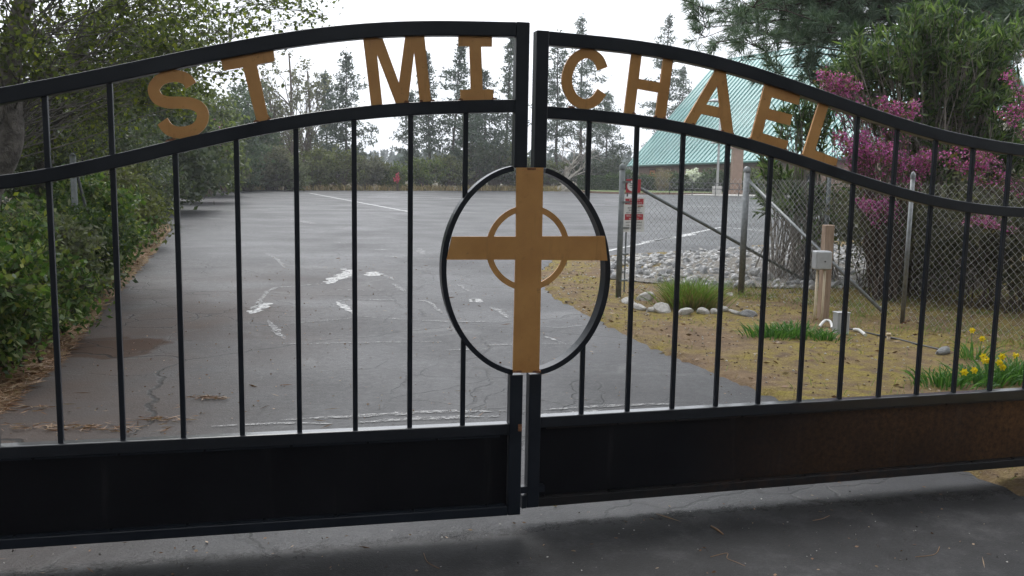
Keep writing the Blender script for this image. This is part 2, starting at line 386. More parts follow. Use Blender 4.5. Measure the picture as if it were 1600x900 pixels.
def bevel(o, w, seg=2):
    b = o.modifiers.new('bevel', 'BEVEL'); b.width = w; b.segments = seg; b.limit_method = 'ANGLE'; b.angle_limit = math.radians(40); return o
def catmull(pts, n=8, closed=False):
    p = [np.array(q, float) for q in pts]; out = []
    for i in range(len(p)-1):
        a, b, c, d = p[max(i-1, 0)], p[i], p[i+1], p[min(i+2, len(p)-1)]
        for k in range(n):
            t = k/n
            out.append(.5*((2*b)+(c-a)*t+(2*a-5*b+4*c-d)*t*t+(3*b-a-3*c+d)*t**3))
    out.append(p[-1]); return np.array(out)
def vnoise(x, y, seed=0):
    """cheap smooth value noise, -1..1"""
    r = np.random.RandomState(seed); T = r.uniform(-1, 1, (64, 64))
    xi = np.floor(x).astype(int); yi = np.floor(y).astype(int); fx = x-xi; fy = y-yi
    fx = fx*fx*(3-2*fx); fy = fy*fy*(3-2*fy)
    g = lambda a, b: T[a % 64, b % 64]
    return (g(xi, yi)*(1-fx)+g(xi+1, yi)*fx)*(1-fy)+(g(xi, yi+1)*(1-fx)+g(xi+1, yi+1)*fx)*fy
def in_poly(X, Y, poly):
    c = np.zeros(X.shape, bool); n = len(poly)
    for i in range(n):
        x1, y1 = poly[i]; x2, y2 = poly[(i+1) % n]
        if y1 == y2: continue
        k = (y1 > Y) != (y2 > Y); c ^= k & (X < (x2-x1)*(Y-y1)/(y2-y1)+x1)
    return c
def norm(a): return a/(np.linalg.norm(a, axis=-1, keepdims=True)+1e-9)

def leaf_mesh(name, C, L, Wd, rs, D=None, droop=0.0):
    """one rhombic blade per centre; L length, Wd width (arrays or scalars), D optional direction"""
    n = len(C); C = np.asarray(C, float)
    if D is None: D = rs.normal(size=(n, 3)); D[:, 2] -= droop
    D = norm(np.asarray(D, float)); A = rs.normal(size=(n, 3)); N = norm(np.cross(D, A))
    k_ = rs.uniform(.55, 1.45, (n, 1)); L = np.broadcast_to(L, n)[:, None]*k_; Wd = np.broadcast_to(Wd, n)[:, None]*k_*rs.uniform(.75, 1.2, (n, 1))
    V = np.stack([C-D*L*.5, C+N*Wd*.5-D*L*.05, C+D*L*.5, C-N*Wd*.5-D*L*.05], 1).reshape(-1, 3)
    return np_mesh(name, V, np.arange(4*n).reshape(n, 4))
def blade_mesh(name, B, D, L, Wd, bend, rs):
    """grass-like blades rooted at B: three segments bending over"""
    n = len(B); B = np.asarray(B, float); D = norm(np.asarray(D, float)); L = np.broadcast_to(L, n)[:, None]*rs.uniform(.6, 1.15, (n, 1))
    side = norm(np.cross(D, rs.normal(size=(n, 3)))); Wd = np.broadcast_to(Wd, n)[:, None]
    hor = D*np.array([1, 1, 0]); hor = norm(hor+rs.normal(size=(n, 3))*np.array([.4, .4, 0])); b = bend*rs.uniform(.3, 1.3, (n, 1))
    P1 = B+D*L*.5; P2 = P1+norm(D+hor*b)*L*.3; P3 = P2+norm(D+hor*b*2.2-np.array([0, 0, 1])*b*.7)*L*.25
    V = np.stack([B-side*Wd*.5, B+side*Wd*.5, P1+side*Wd*.5, P1-side*Wd*.5, P2+side*Wd*.35, P2-side*Wd*.35, P3], 1).reshape(-1, 3)
    k = np.arange(n)[:, None]*7
    Fq = np.concatenate([k+np.array([[0, 1, 2, 3]]), k+np.array([[3, 2, 4, 5]]), k+np.array([[5, 4, 6, 6]])], 0)
    Fq = np.concatenate([k+np.array([[0, 1, 2]]), k+np.array([[0, 2, 3]]), k+np.array([[3, 2, 4]]), k+np.array([[3, 4, 5]]), k+np.array([[5, 4, 6]])], 0)
    return np_mesh(name, V, Fq)
def tufts(C, D, nper, L, rs, spread=.9):
    """needle tufts: nper directions around each D"""
    n = len(C); Dn = np.repeat(norm(D), nper, 0)+rs.normal(size=(n*nper, 3))*spread; Dn = norm(Dn)
    Cn = np.repeat(C, nper, 0)+Dn*L*.5; return Cn, Dn

# ------------------------------------------------------------------ the setting: ground, drive and parking lot
def densify(poly, step, amp, seed):
    rs = np.random.RandomState(seed); out = []
    for i in range(len(poly)):
        a = np.array(poly[i], float); b = np.array(poly[(i+1) % len(poly)], float); n = max(1, int(np.linalg.norm(b-a)/step))
        t = (b-a)/(np.linalg.norm(b-a)+1e-9); nn = np.array([-t[1], t[0]])
        for k in range(n):
            q = a+(b-a)*k/n
            d = np.hypot(*q); st = amp*(1 if d < 30 else 2)
            out.append(tuple(q+nn*rs.normal()*st*(k > 0)))
    return out
LEFT_EDGE = [(-5.2, -9), (-3.6, -2), (-3.05, 2.5), (-3.1, 4.6), (-3.21, 5.49), (-3.6, 7.02), (-4.34, 9.24), (-6.2, 15.2), (-8.34, 21.7), (-12.2, 31), (-17, 42), (-21.2, 54)]
FAR_EDGE = [(-20.5, 59), (-18.2, 63.6), (-9, 69.6), (-2.3, 75.7), (4.33, 78.8), (6.2, 74.5), (9.2, 72.5), (14, 76), (24, 80), (52, 80), (60, 52)]
RIGHT_EDGE = [(30, 36), (12, 25), (7, 21.6), (4, 18.6), (1.9, 17.1), (.75, 15.9), (.38, 13.6), (.5, 11.2), (1.19, 8.16), (1.89, 6.04), (2.45, 4.64), (2.54, 4.26), (2.85, 2.4), (4.2, -2), (7, -9)]
LOT = densify(LEFT_EDGE+FAR_EDGE+RIGHT_EDGE, .12, .018, 3)
def flat_poly(name, poly, z, m, thick=0.0, kind=None, parent=None):
    tri = tessellate_polygon([[Vector((x, y, 0)) for x, y in poly]]); n = len(poly)
    V = [(x, y, z) for x, y in poly]; Fc = []
    for t in tri:
        a, b, c = [poly[i] for i in t]; cr = (b[0]-a[0])*(c[1]-a[1])-(b[1]-a[1])*(c[0]-a[0]); Fc.append(t if cr > 0 else t[::-1])
    if thick:
        ar = sum(poly[i][0]*poly[(i+1) % n][1]-poly[(i+1) % n][0]*poly[i][1] for i in range(n))
        V += [(x, y, z-thick) for x, y in poly]
        for i in range(n):
            j = (i+1) % n; q = (i, i+n, j+n, j); Fc.append(q if ar > 0 else q[::-1])
    o = MB().add(V, Fc).build(name, m, parent)
    if kind: o['kind'] = kind
    return o
g = MB(); S = 900
g.add([(-S, -400, -.045), (S, -400, -.045), (S, 1000, -.045), (-S, 1000, -.045)], [(0, 1, 2, 3)]); ground = g.build('ground', M['earth']); ground['kind'] = 'structure'
drive = flat_poly('asphalt_drive', LOT, 0, M['asphalt'], .045, 'structure')

def verge_sheet(name, x0, x1, y0, y1, step, zfun, m):
    nx, ny = int((x1-x0)/step)+1, int((y1-y0)/step)+1
    X, Y = np.meshgrid(np.linspace(x0, x1, nx), np.linspace(y0, y1, ny)); Z = zfun(X, Y)
    inside = in_poly(X, Y, LEFT_EDGE+FAR_EDGE+RIGHT_EDGE)
    idx = np.arange(nx*ny).reshape(ny, nx)
    q = np.stack([idx[:-1, :-1], idx[:-1, 1:], idx[1:, 1:], idx[1:, :-1]], -1).reshape(-1, 4)
    ins = inside.ravel()[q].all(1); q = q[~ins]
    Z = np.where(inside, -.03, Z)
    used = np.unique(q); mp = np.full(nx*ny, -1); mp[used] = np.arange(len(used))
    V = np.stack([X.ravel(), Y.ravel(), Z.ravel()], 1)[used]
    o = obj(name, np_mesh(name, V, mp[q], True), m); o['kind'] = 'structure'; return o
def zr(X, Y):
    z = .012+.022*vnoise(X*1.3, Y*1.3, 1)+.012*vnoise(X*5, Y*5, 2)+.006*vnoise(X*14, Y*14, 3)
    return z+.10*np.clip((Y-12.5)/3, 0, 1)*np.exp(-((X-4.2)/2.6)**2)*np.clip((17.5-Y)/2, 0, 1)
def zl(X, Y):
    return .02+.03*vnoise(X*1.1, Y*1.1, 4)+.016*vnoise(X*6, Y*6, 5)+np.clip((-X-3.9-.30*(Y-8))*.08, 0, .3)
verge_sheet('mossy_verge', .2, 13, -4, 24, .09, zr, M['verge'])
verge_sheet('leaf_litter_verge', -14, -2.9, -4, 24, .11, zl, M['litter_earth'])
def zg(x, y): return float(zr(np.array([x]), np.array([y]))[0])
def zgl(x, y): return float(zl(np.array([x]), np.array([y]))[0])

# grass island, kerb and walk in front of the church
isl = [(7.2, 73.4), (10, 72.2), (15, 75.5), (21, 79.5), (24, 83), (16, 92), (8, 84), (5.5, 77)]
flat_poly('grass_island', isl, .13, m_speckle('island_turf', (.06, .09, .02), (.13, .17, .04), 4, .95, .5, .03), .17, 'structure')
kb = MB(); pts = [(5.3, 77), (7.0, 73.2), (10, 71.9), (15, 75.2), (21, 79.2)]
for a, b in zip(pts[:-1], pts[1:]):
    a = np.array(a); b = np.array(b); c = (a+b)/2; kb.box((c[0], c[1], .055), (np.linalg.norm(b-a)-.01, .25, .20), math.atan2(b[1]-a[1], b[0]-a[0]))
kb.build('kerb', M['kerb'])['kind'] = 'structure'
flat_poly('concrete_walk', [(13.2, 71.5), (17.5, 70.5), (26, 74), (30, 79), (22, 79), (15.3, 74.6)], .06, M['concrete'], .1, 'structure')

# painted lines and wet marks on the drive
def line(a, b, w=.1, z=.004):
    a = np.array(a[:2]); b = np.array(b[:2]); t = norm(b-a); n = np.array([-t[1], t[0]])*w/2
    rs = np.random.RandomState(int(abs(a[0]*100+b[1]*10)) % 9999); k = max(2, int(np.linalg.norm(b-a)/.25)); L = []; Rr = []
    for i in range(k+1):
        q = a+(b-a)*i/k; L.append(q+n*(1+rs.normal()*.12)); Rr.append(q-n*(1+rs.normal()*.12))
    V = [(p[0], p[1], z) for p in L]+[(p[0], p[1], z) for p in Rr]
    Fc = [(i+k+1, i+k+2, i+1, i) for i in range(k)]
    o = MB().add(V, Fc).build('painted_line', M['line']); o['kind'] = 'structure'
for a, b, w in [((485, 302), (640, 331), .14), ((945, 393), (1127, 355), .10), ((1127, 355), (1300, 371), .10), ((1005, 379), (1085, 366), .16), ((640, 331), (800, 333), .10),
                ((945, 314), (1010, 315.5), .25), ((1060, 322), (1210, 325), .25), ((420, 326), (640, 329), .10), ((690, 310), (790, 311), .2), ((560, 308), (700, 309), .2), ((460, 320), (560, 321.5), .12), ((850, 318), (945, 320), .16)]:
    line(G(*a), G(*b), w)
# newer dark sealcoat on the near side, its ragged edge parallel to the gate
def sealcoat():
    top = catmull([G(*p)[:2] for p in [(-120, 897), (0, 889), (200, 872), (400, 858), (600, 838), (800, 822), (1000, 800), (1200, 786), (1367, 777), (1533, 766), (1600, 762)]], 10)
    ok = in_poly(top[:, 0], top[:, 1], LEFT_EDGE+FAR_EDGE+RIGHT_EDGE); top = top[ok]; n = len(top)
    rowsy = [0, .10, .24, .5, 2, 5, 8]; V = []; A = []
    for k, dy in enumerate(rowsy):
        for q in top: V.append((q[0]*(1+.02*dy), q[1]-dy+.05, .004)); A.append(min(1, k/2))
    Fc = [(k*n+i, (k+1)*n+i, (k+1)*n+i+1, k*n+i+1) for k in range(len(rowsy)-1) for i in range(n-1)]
    o = MB().add(V, Fc).build('sealed_asphalt', M['seal']); o['kind'] = 'structure'
    at = o.data.attributes.new('fade', 'FLOAT', 'POINT'); at.data.foreach_set('value', A)
sealcoat()
def blotch(name, path, w, m, seed, z=.0045):
    """irregular thin patch along a ground path [(px,py)...]"""
    rs = np.random.RandomState(seed); c = catmull([G(*p)[:2] for p in path], 9); n = len(c); A = []; B = []
    for i in range(n):
        t = norm(c[min(i+1, n-1)]-c[max(i-1, 0)]); nn = np.array([-t[1], t[0]]); e = math.sin(math.pi*(i+.3)/(n-.4+.6))**.6
        A.append(c[i]+nn*w*e*rs.uniform(.25, 1.0)); B.append(c[i]-nn*w*e*rs.uniform(.25, 1.0))
    V = [(p[0], p[1], z) for p in A]+[(p[0], p[1], z) for p in B]
    o = MB().add(V, [(i+n, i+n+1, i+1, i) for i in range(n-1)]).build(name, m); o['kind'] = 'structure'
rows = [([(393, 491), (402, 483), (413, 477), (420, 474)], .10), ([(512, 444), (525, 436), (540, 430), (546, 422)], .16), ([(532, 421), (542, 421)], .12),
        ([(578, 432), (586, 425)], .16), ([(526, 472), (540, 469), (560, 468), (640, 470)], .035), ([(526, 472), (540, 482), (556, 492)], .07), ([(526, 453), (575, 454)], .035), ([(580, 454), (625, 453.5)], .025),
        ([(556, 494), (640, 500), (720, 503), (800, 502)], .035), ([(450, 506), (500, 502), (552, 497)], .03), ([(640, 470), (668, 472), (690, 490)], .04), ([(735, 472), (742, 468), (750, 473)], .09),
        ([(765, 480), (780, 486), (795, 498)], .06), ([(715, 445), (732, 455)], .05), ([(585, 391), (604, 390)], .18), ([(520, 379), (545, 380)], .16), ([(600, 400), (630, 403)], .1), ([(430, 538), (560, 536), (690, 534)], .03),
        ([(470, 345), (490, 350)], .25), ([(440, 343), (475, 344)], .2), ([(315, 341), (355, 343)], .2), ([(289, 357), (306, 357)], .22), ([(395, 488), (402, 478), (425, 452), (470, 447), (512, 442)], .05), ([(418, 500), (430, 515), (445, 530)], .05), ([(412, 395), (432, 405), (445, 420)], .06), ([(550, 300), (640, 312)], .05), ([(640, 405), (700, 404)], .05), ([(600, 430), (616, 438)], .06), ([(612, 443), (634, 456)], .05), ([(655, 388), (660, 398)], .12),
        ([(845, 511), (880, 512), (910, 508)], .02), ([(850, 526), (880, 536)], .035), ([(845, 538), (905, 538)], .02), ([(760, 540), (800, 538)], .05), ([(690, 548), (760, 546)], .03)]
for i, (p, w) in enumerate(rows): blotch('silt_streak', p, w*(1.25 if i < 4 else 1), M['brightsilt' if i < 4 or i in (5, 11) else 'silt'], 40+i)  # these streaks carry the sky's reflection in their pale colour
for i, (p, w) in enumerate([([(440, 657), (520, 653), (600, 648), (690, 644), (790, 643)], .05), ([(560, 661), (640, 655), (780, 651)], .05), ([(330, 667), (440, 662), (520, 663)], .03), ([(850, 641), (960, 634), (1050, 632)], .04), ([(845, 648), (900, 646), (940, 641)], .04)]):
    blotch('silt_streak', p, w, M['silt'], 80+i)  # white sky reflection along the middle rail, painted on the ground
# a long tar seam across the far lot
blotch('tar_seam', [(410, 303), (480, 318), (560, 330), (640, 347), (700, 356)], .10, M['hose'], 91)
blotch('tar_seam', [(640, 352), (780, 351), (800, 349)], .06, M['hose'], 92)

# far wooded hill
def hill():
    rs = np.random.RandomState(8); nx, ny = 90, 20
    X, Y = np.meshgrid(np.linspace(-420, 420, nx), np.linspace(190, 640, ny))
    Z = 5*np.clip((Y-190)/330, 0, 1)**.8*(1+.25*vnoise(X/70, Y/70, 6)) + 1.5*vnoise(X/40, Y/60, 7)*np.clip((Y-190)/100, 0, 1)-.5
    idx = np.arange(nx*ny).reshape(ny, nx); q = np.stack([idx[:-1, :-1], idx[:-1, 1:], idx[1:, 1:], idx[1:, :-1]], -1).reshape(-1, 4)
    o = obj('hill', np_mesh('hill', np.stack([X.ravel(), Y.ravel(), Z.ravel()], 1), q, True), M['earth']); o['kind'] = 'structure'
    C = []; Dd = []
    for _ in range(620):
        y = rs.uniform(215, 520); x = rs.uniform(-.24, .24)*y*1.3+(-.09*y)
        z = 5*np.clip((y-190)/330, 0, 1)**.8*(1+.25*float(vnoise(np.array([x/70]), np.array([y/70]), 6)[0]))+1.5*float(vnoise(np.array([x/40]), np.array([y/60]), 7)[0])*min(1, (y-190)/100)-.5
        h = rs.uniform(3.5, 6.0); k = 60; t = rs.uniform(0, 1, k)**.7
        r = (1-t)*h*.26+.15; a = rs.uniform(0, 6.28, k)
        C.append(np.stack([x+np.cos(a)*r*rs.uniform(.3, 1, k), y+np.sin(a)*r*rs.uniform(.3, 1, k), z+.6+t*h], 1))
    C = np.concatenate(C); o = obj('far_wood', leaf_mesh('far_wood', C, 1.7, .8, rs, droop=.4), M['hillneedle'])
    tagit(o, 'hazy green wood on the hill seen through the gap below the letter M', 'woodland', kind='stuff')
hill()

# ------------------------------------------------------------------ the double gate
def leaf_frame(side): return LEAF[side]
def rail_from(side, pxpts, deg, u0, u1, w, depth, n=60):
    q = np.array([UZ(x, y, side) for x, y in pxpts]); c = np.polyfit(q[:, 0], q[:, 1], deg)
    return c
def curved_bar(fn, u0, u1, w, depth, n=48):
    """rectangular tube along z=fn(u), w across, depth in y"""
    us = np.linspace(u0, u1, n); b = MB(); V = []
    for u in us:
        z = fn(u); s = (fn(u+1e-3)-fn(u-1e-3))/2e-3; nn = np.array([-s, 1])/math.hypot(s, 1)
        if u in (u0, u1): nn = np.array([0, math.hypot(s, 1)])
        for sy, sn in ((-1, -1), (1, -1), (1, 1), (-1, 1)):
            V.append((u+nn[0]*sn*w/2, sy*depth/2, z+nn[1]*sn*w/2))
    Fc = [(i*4+k, (i+1)*4+k, (i+1)*4+(k+1) % 4, i*4+(k+1) % 4) for i in range(n-1) for k in range(4)]
    Fc = [f[::-1] for f in Fc]
    Fc += [(0, 1, 2, 3)[::-1], tuple((n-1)*4+k for k in (0, 1, 2, 3))]
    b.add(V, Fc); return b
def pix_poly(pts, side, ox, oy, sc): return [UZ(ox+x/sc, oy+y/sc, side) for x, y in pts]
def stroke_poly(pts, width, side, ox, oy, sc):
    c = catmull(pts, 7); n = len(c); L = []; R_ = []
    for i in range(n):
        t = norm(c[min(i+1, n-1)]-c[max(i-1, 0)]); nn = np.array([-t[1], t[0]])*width/2; L.append(c[i]+nn); R_.append(c[i]-nn)
    return pix_poly(L+R_[::-1], side, ox, oy, sc)
Z1, Z4 = 1200/220, 1473/270
LETTERS = {
 'L': [('S', stroke_poly([(428, 402), (385, 345), (285, 320), (170, 352), (112, 430), (145, 512), (230, 545), (340, 548), (435, 557), (503, 592), (530, 655), (508, 732), (440, 785), (330, 803), (240, 775), (185, 706)], 102, 'L', 220, 60, Z1), ()),
       ('T', pix_poly([(678, 178), (732, 168), (740, 172), (1072, 112), (1070, 92), (1130, 85), (1142, 195), (990, 225), (1080, 640), (1112, 700), (992, 722), (870, 248), (708, 275)], 'L', 220, 60, Z1), ()),
       ('M', pix_poly([(38, 90), (100, 85), (105, 108), (205, 112), (345, 490), (400, 85), (560, 75), (620, 660), (528, 662), (475, 225), (420, 672), (325, 680), (158, 245), (203, 690), (110, 692)], 'L', 560, 40, Z1), ()),
       ('I', pix_poly([(850, 70), (1137, 70), (1137, 180), (1045, 180), (1058, 545), (1147, 545), (1150, 645), (870, 648), (868, 548), (958, 546), (945, 178), (853, 176)], 'L', 560, 40, Z1), ())],
 'R': [('C', stroke_poly([(444, 260), (402, 172), (305, 125), (202, 180), (146, 295), (142, 400), (185, 500), (248, 550), (310, 562), (382, 527), (436, 456)], 88, 'R', 860, 60, Z1), ()),
       ('H', pix_poly([(695, 100), (778, 115), (750, 345), (935, 378), (963, 150), (1045, 165), (976, 695), (890, 690), (918, 462), (738, 430), (708, 665), (623, 655)], 'R', 860, 60, Z1), ()),
       ('A', pix_poly([(382, 30), (452, 45), (521, 610), (432, 592), (412, 462), (245, 425), (180, 538), (90, 518)], 'R', 1050, 100, Z4), (pix_poly([(385, 185), (405, 372), (290, 345)], 'R', 1050, 100, Z4),)),
       ('E', pix_poly([(795, 145), (1092, 240), (1074, 346), (845, 282), (825, 382), (1022, 434), (1002, 522), (796, 470), (768, 590), (988, 656), (966, 742), (663, 650)], 'R', 1050, 100, Z4), ()),
       ('L', pix_poly([(1258, 305), (1335, 335), (1215, 735), (1408, 808), (1388, 885), (1104, 790)], 'R', 1050, 100, Z4), ())]}
TOP = {'L': [(0, 151), (133, 125.5), (267, 98.5), (400, 71), (467, 60.5), (533, 52.5), (633, 46.5), (733, 45), (800, 47)],
       'R': [(855, 61), (933, 66.5), (1000, 76), (1067, 88), (1133, 104), (1200, 121.5), (1267, 146), (1333, 170.5), (1400, 194), (1467, 211), (1533, 225.5), (1600, 236)]}
ARC = {'L': [(0, 285.5), (67, 274.5), (133, 263), (200, 248), (267, 231.5), (333, 217), (400, 201), (467, 189), (550, 179.5), (640, 171), (733, 166.3), (800, 166)],
       'R': [(855, 176), (933, 181.5), (1000, 189.5), (1067, 201), (1133, 217.5), (1200, 235), (1267, 256), (1333, 281), (1400, 300), (1467, 316), (1533, 327), (1600, 332)]}
LZ = {'L': (.091, .492), 'R': (.070, .480)}                                     # bottom and middle rail levels
END = {'L': -1.35, 'R': 3.55}                                                   # hinge side, out of frame
RING = [(819+130*math.cos(a), 421.5-163*math.sin(a)) for a in np.linspace(0, 2*math.pi, 97)]
def make_gate(side, label):
    x0, y0, th = LEAF[side]
    root = empty('gate_leaf', (x0, y0, 0), th, label, 'gate', 'leaves of the double gate')
    PT, GO = M['paint'], M['gold']
    ct = np.polyfit(*np.array([UZ(x, y, side) for x, y in TOP[side]]).T, 5); ca = np.polyfit(*np.array([UZ(x, y, side) for x, y in ARC[side]]).T, 5)
    def ext(c, lo, hi):
        def fn(u):
            uu = min(max(u, lo), hi); return float(np.polyval(c, uu)+np.polyval(np.polyder(c), uu)*(u-uu)*math.exp(-abs(u-uu)*.8))
        return fn
    if side == 'L': ft, fa = ext(ct, -.14, 1.72), ext(ca, -.14, 1.72)
    else: ft, fa = ext(ct, -.19, 2.25), ext(ca, -.19, 2.25)
    zb, zm = LZ[side]; e = END[side]
    s0, s1 = (1.735, 1.79) if side == 'L' else (-.250, -.195)                   # centre stile
    ur = [e, s0] if side == 'L' else [s1, e]
    bevel(curved_bar(ft, ur[0], ur[1], .056, .05).build('top_rail', PT, root), .004)
    bevel(curved_bar(fa, ur[0], ur[1], .050, .05).build('arch_rail', PT, root), .004)
    # stile stands in two pieces, above and below the oval
    zt = ft((s0+s1)/2)+.028
    zc1 = UZ(820, 262, side)[1]; zc0 = UZ(820, 583, side)[1]
    for a, b in ((zc1, zt), (zb+.001, zc0)):
        bevel(MB().box(((s0+s1)/2, 0, (a+b)/2), (s1-s0, .055, b-a)).build('stile', PT, root), .004)
    bevel(MB().box((e+(-.0275 if side == 'L' else .0275), 0, (zb+ft(e)+.028)/2), (.055, .055, ft(e)+.028-zb)).build('stile', PT, root), .004)
    rm = M['rail_rust'] if side == 'R' else PT
    bevel(MB().box(((ur[0]+ur[1])/2, 0, zm-.025), (ur[1]-ur[0]-.001, .05, .05)).build('middle_rail', M['paintwet'], root), .004)
    bevel(MB().box(((ur[0]+ur[1])/2, 0, zb+.021), (ur[1]-ur[0]-.001, .05, .042)).build('bottom_rail', rm, root), .004)
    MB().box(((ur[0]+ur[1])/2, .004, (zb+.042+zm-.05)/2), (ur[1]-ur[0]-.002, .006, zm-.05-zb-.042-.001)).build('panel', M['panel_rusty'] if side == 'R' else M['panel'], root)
    # weld beads along the panel edges, broken into short runs
    rs = np.random.RandomState(5 if side == 'L' else 6)
    for zz in (zm-.054, zb+.046):
        u = ur[0]+.03
        while u < ur[1]-.05:
            L = min(rs.uniform(.24, .34), ur[1]-.01-u)
            MB().box((u+L/2, -.013, zz), (L, .016, .006)).build('weld_bead', rm, root); u += L+.012
    # pickets
    lo, hi = (-5, 7) if side == 'L' else (0, 14)
    ring = {}
    for i in range(lo, hi+1):
        u = .22*i
        z1 = fa(u)-.02
        spans = [(zm-.002, z1)]
        if (side == 'L' and i == 7) or (side == 'R' and i == 0):
            px = 724 if side == 'L' else 917
            za = UZ(px, 421.5-163*math.sqrt(max(0, 1-((px-819)/130)**2)), side)[1]; zd = UZ(px-4, 421.5+163*math.sqrt(max(0, 1-((px-4-819)/130)**2)), side)[1]
            spans = [(zm-.002, zd-.002), (za+.002, z1)]
        if (side == 'L' and i <= 1) or (side == 'R' and i >= 6): spans.append((fa(u)+.02, ft(u)-.022))
        for a, b in spans: bevel(MB().box((u, 0, (a+b)/2), (.0195, .0195, b-a)).build('picket', PT, root), .002, 1)
    # half of the oval: a flat bar on edge
    if side == 'L': ang = np.linspace(math.radians(98.5), math.radians(261), 60)
    else: ang = np.linspace(math.radians(-80), math.radians(76), 60)
    b = MB(); V = []
    for a in ang:
        for ro in (-4.0, 4.0):
            q = UZ(819+(130+ro-3)*math.cos(a), 421.5-(163+ro-3)*math.sin(a), side); V += [(q[0], -.032, q[1]), (q[0], .032, q[1])]
    n = len(ang); Fc = []
    for i in range(n-1):
        k = i*4; Fc += [(k, k+1, k+5, k+4), (k+2, k+6, k+7, k+3), (k, k+4, k+6, k+2), (k+1, k+3, k+7, k+5)]
    Fc += [(0, 2, 3, 1), (4*n-4, 4*n-3, 4*n-1, 4*n-2)]
    if True: Fc = [f[::-1] for f in Fc]
    bevel(b.add(V, Fc).build('oval_bar', PT, root), .0015, 1)
    # letters with small rusty welds at their feet
    for ch, poly, holes in LETTERS[side]:
        o = bevel(MB().prism(poly, -.005, .005, holes).build('letter', GO, root), .001, 1); o['label'] = 'gold capital letter '+ch
        us = [p[0] for p in poly]; rs2 = np.random.RandomState(ord(ch))
        foot = [p for p in poly if abs(p[1]-fa(p[0])-.025) < .022]
        for p in foot[:3]:
            uu = p[0]+rs2.uniform(-.006, .006); w = rs2.uniform(.014, .03)
            z = fa(uu)+.0255
            MB().add([(uu-w/2, -.0075, z-.002), (uu+w/2, -.0075, z-.002), (uu+w*.3, -.0065, z+.007), (uu-w*.2, -.0065, z+.009), (uu-w/2, .006, z-.002), (uu+w/2, .006, z-.002), (uu+w*.3, .0065, z+.007), (uu-w*.2, .0065, z+.009)],
                     [(0, 1, 2, 3), (7, 6, 5, 4), (3, 2, 6, 7), (1, 5, 6, 2), (0, 3, 7, 4)]).build('weld_spot', M['rust'], o)
    return root, ft, fa
gl, ftl, fal = make_gate('L', 'left black steel gate leaf with gold letters S T M I and the gold cross')
gr, ftr, far_ = make_gate('R', 'right black steel gate leaf with gold letters C H A E L and rusty panel')
# the cross hangs on the left leaf and covers the joint
YC = -.030
def LU(px, py): return UZ(px, py, 'L', YC)
def rect(pts): return [LU(*p) for p in pts]
cross = bevel(MB().prism(rect([(806.5, 262), (848.5, 262), (846.6, 369), (944.5, 369), (948.5, 407), (845.6, 406), (842, 582), (801, 582), (805, 405.5), (697.5, 405.5), (706, 369.5), (806, 369.5)]), YC-.005, YC+.005).build('cross', M['gold'], gl), .001, 1)
cc = LU(825, 387.5); rr = abs(LU(890, 387.5)[0]-LU(760, 387.5)[0])/2
V = []; n = 72
for k in range(n):
    a = 2*math.pi*k/n
    for r_, y in ((rr, YC-.003), (rr-.024, YC-.003), (rr, YC+.004), (rr-.024, YC+.004)): V.append((cc[0]+r_*math.cos(a), y, cc[1]+r_*math.sin(a)))
Fc = []
for k in range(n):
    a, b = 4*k, 4*((k+1) % n); Fc += [(a, b, b+1, a+1), (a+2, a+3, b+3, b+2), (a, a+2, b+2, b), (a+1, b+1, b+3, a+3)]
Fc = [f[::-1] for f in Fc]
MB().add(V, Fc).build('ring', M['gold'], cross)
for px, py in ((830, 264), (808, 580), (838, 580)):
    q = LU(px, py); MB().box((q[0], YC-.001, q[1]), (.035, .016, .008)).build('weld_spot', M['rust'], cross)
MB().box((1.78, -.0302, .475), (.016, .003, .03)).build('rust_patch', M['rust'], gl)
MB().box((-.235, -.012, .155), (.13, .03, .03)).build('latch', M['paint'], gr)
MB().box((-.262, .0, .10), (.022, .05, .06)).build('drop_bolt', M['paint'], gr)
for side, nm in (('L', 'square black steel gate post at the hinge of the left leaf'), ('R', 'square black steel gate post at the hinge of the right leaf')):
    x0, y0, th = LEAF[side]; e = END[side]+(-.17 if side == 'L' else .17)
    t = empty('gate_post', (x0+math.cos(th)*e, y0+math.sin(th)*e, 0), th, nm, 'gate post', 'gate posts')
    bevel(MB().box((0, 0, 1.0), (.13, .13, 2.1)).build('post', M['paint'], t), .006); bevel(MB().box((0, 0, 2.065), (.16, .16, .03)).build('cap', M['paint'], t), .004)
    for z in (.45, 1.35): MB().tube([((.10 if side == 'L' else -.10), 0, z-.06), ((.10 if side == 'L' else -.10), 0, z+.06)], .025, 10).build('hinge', M['paint'], t)

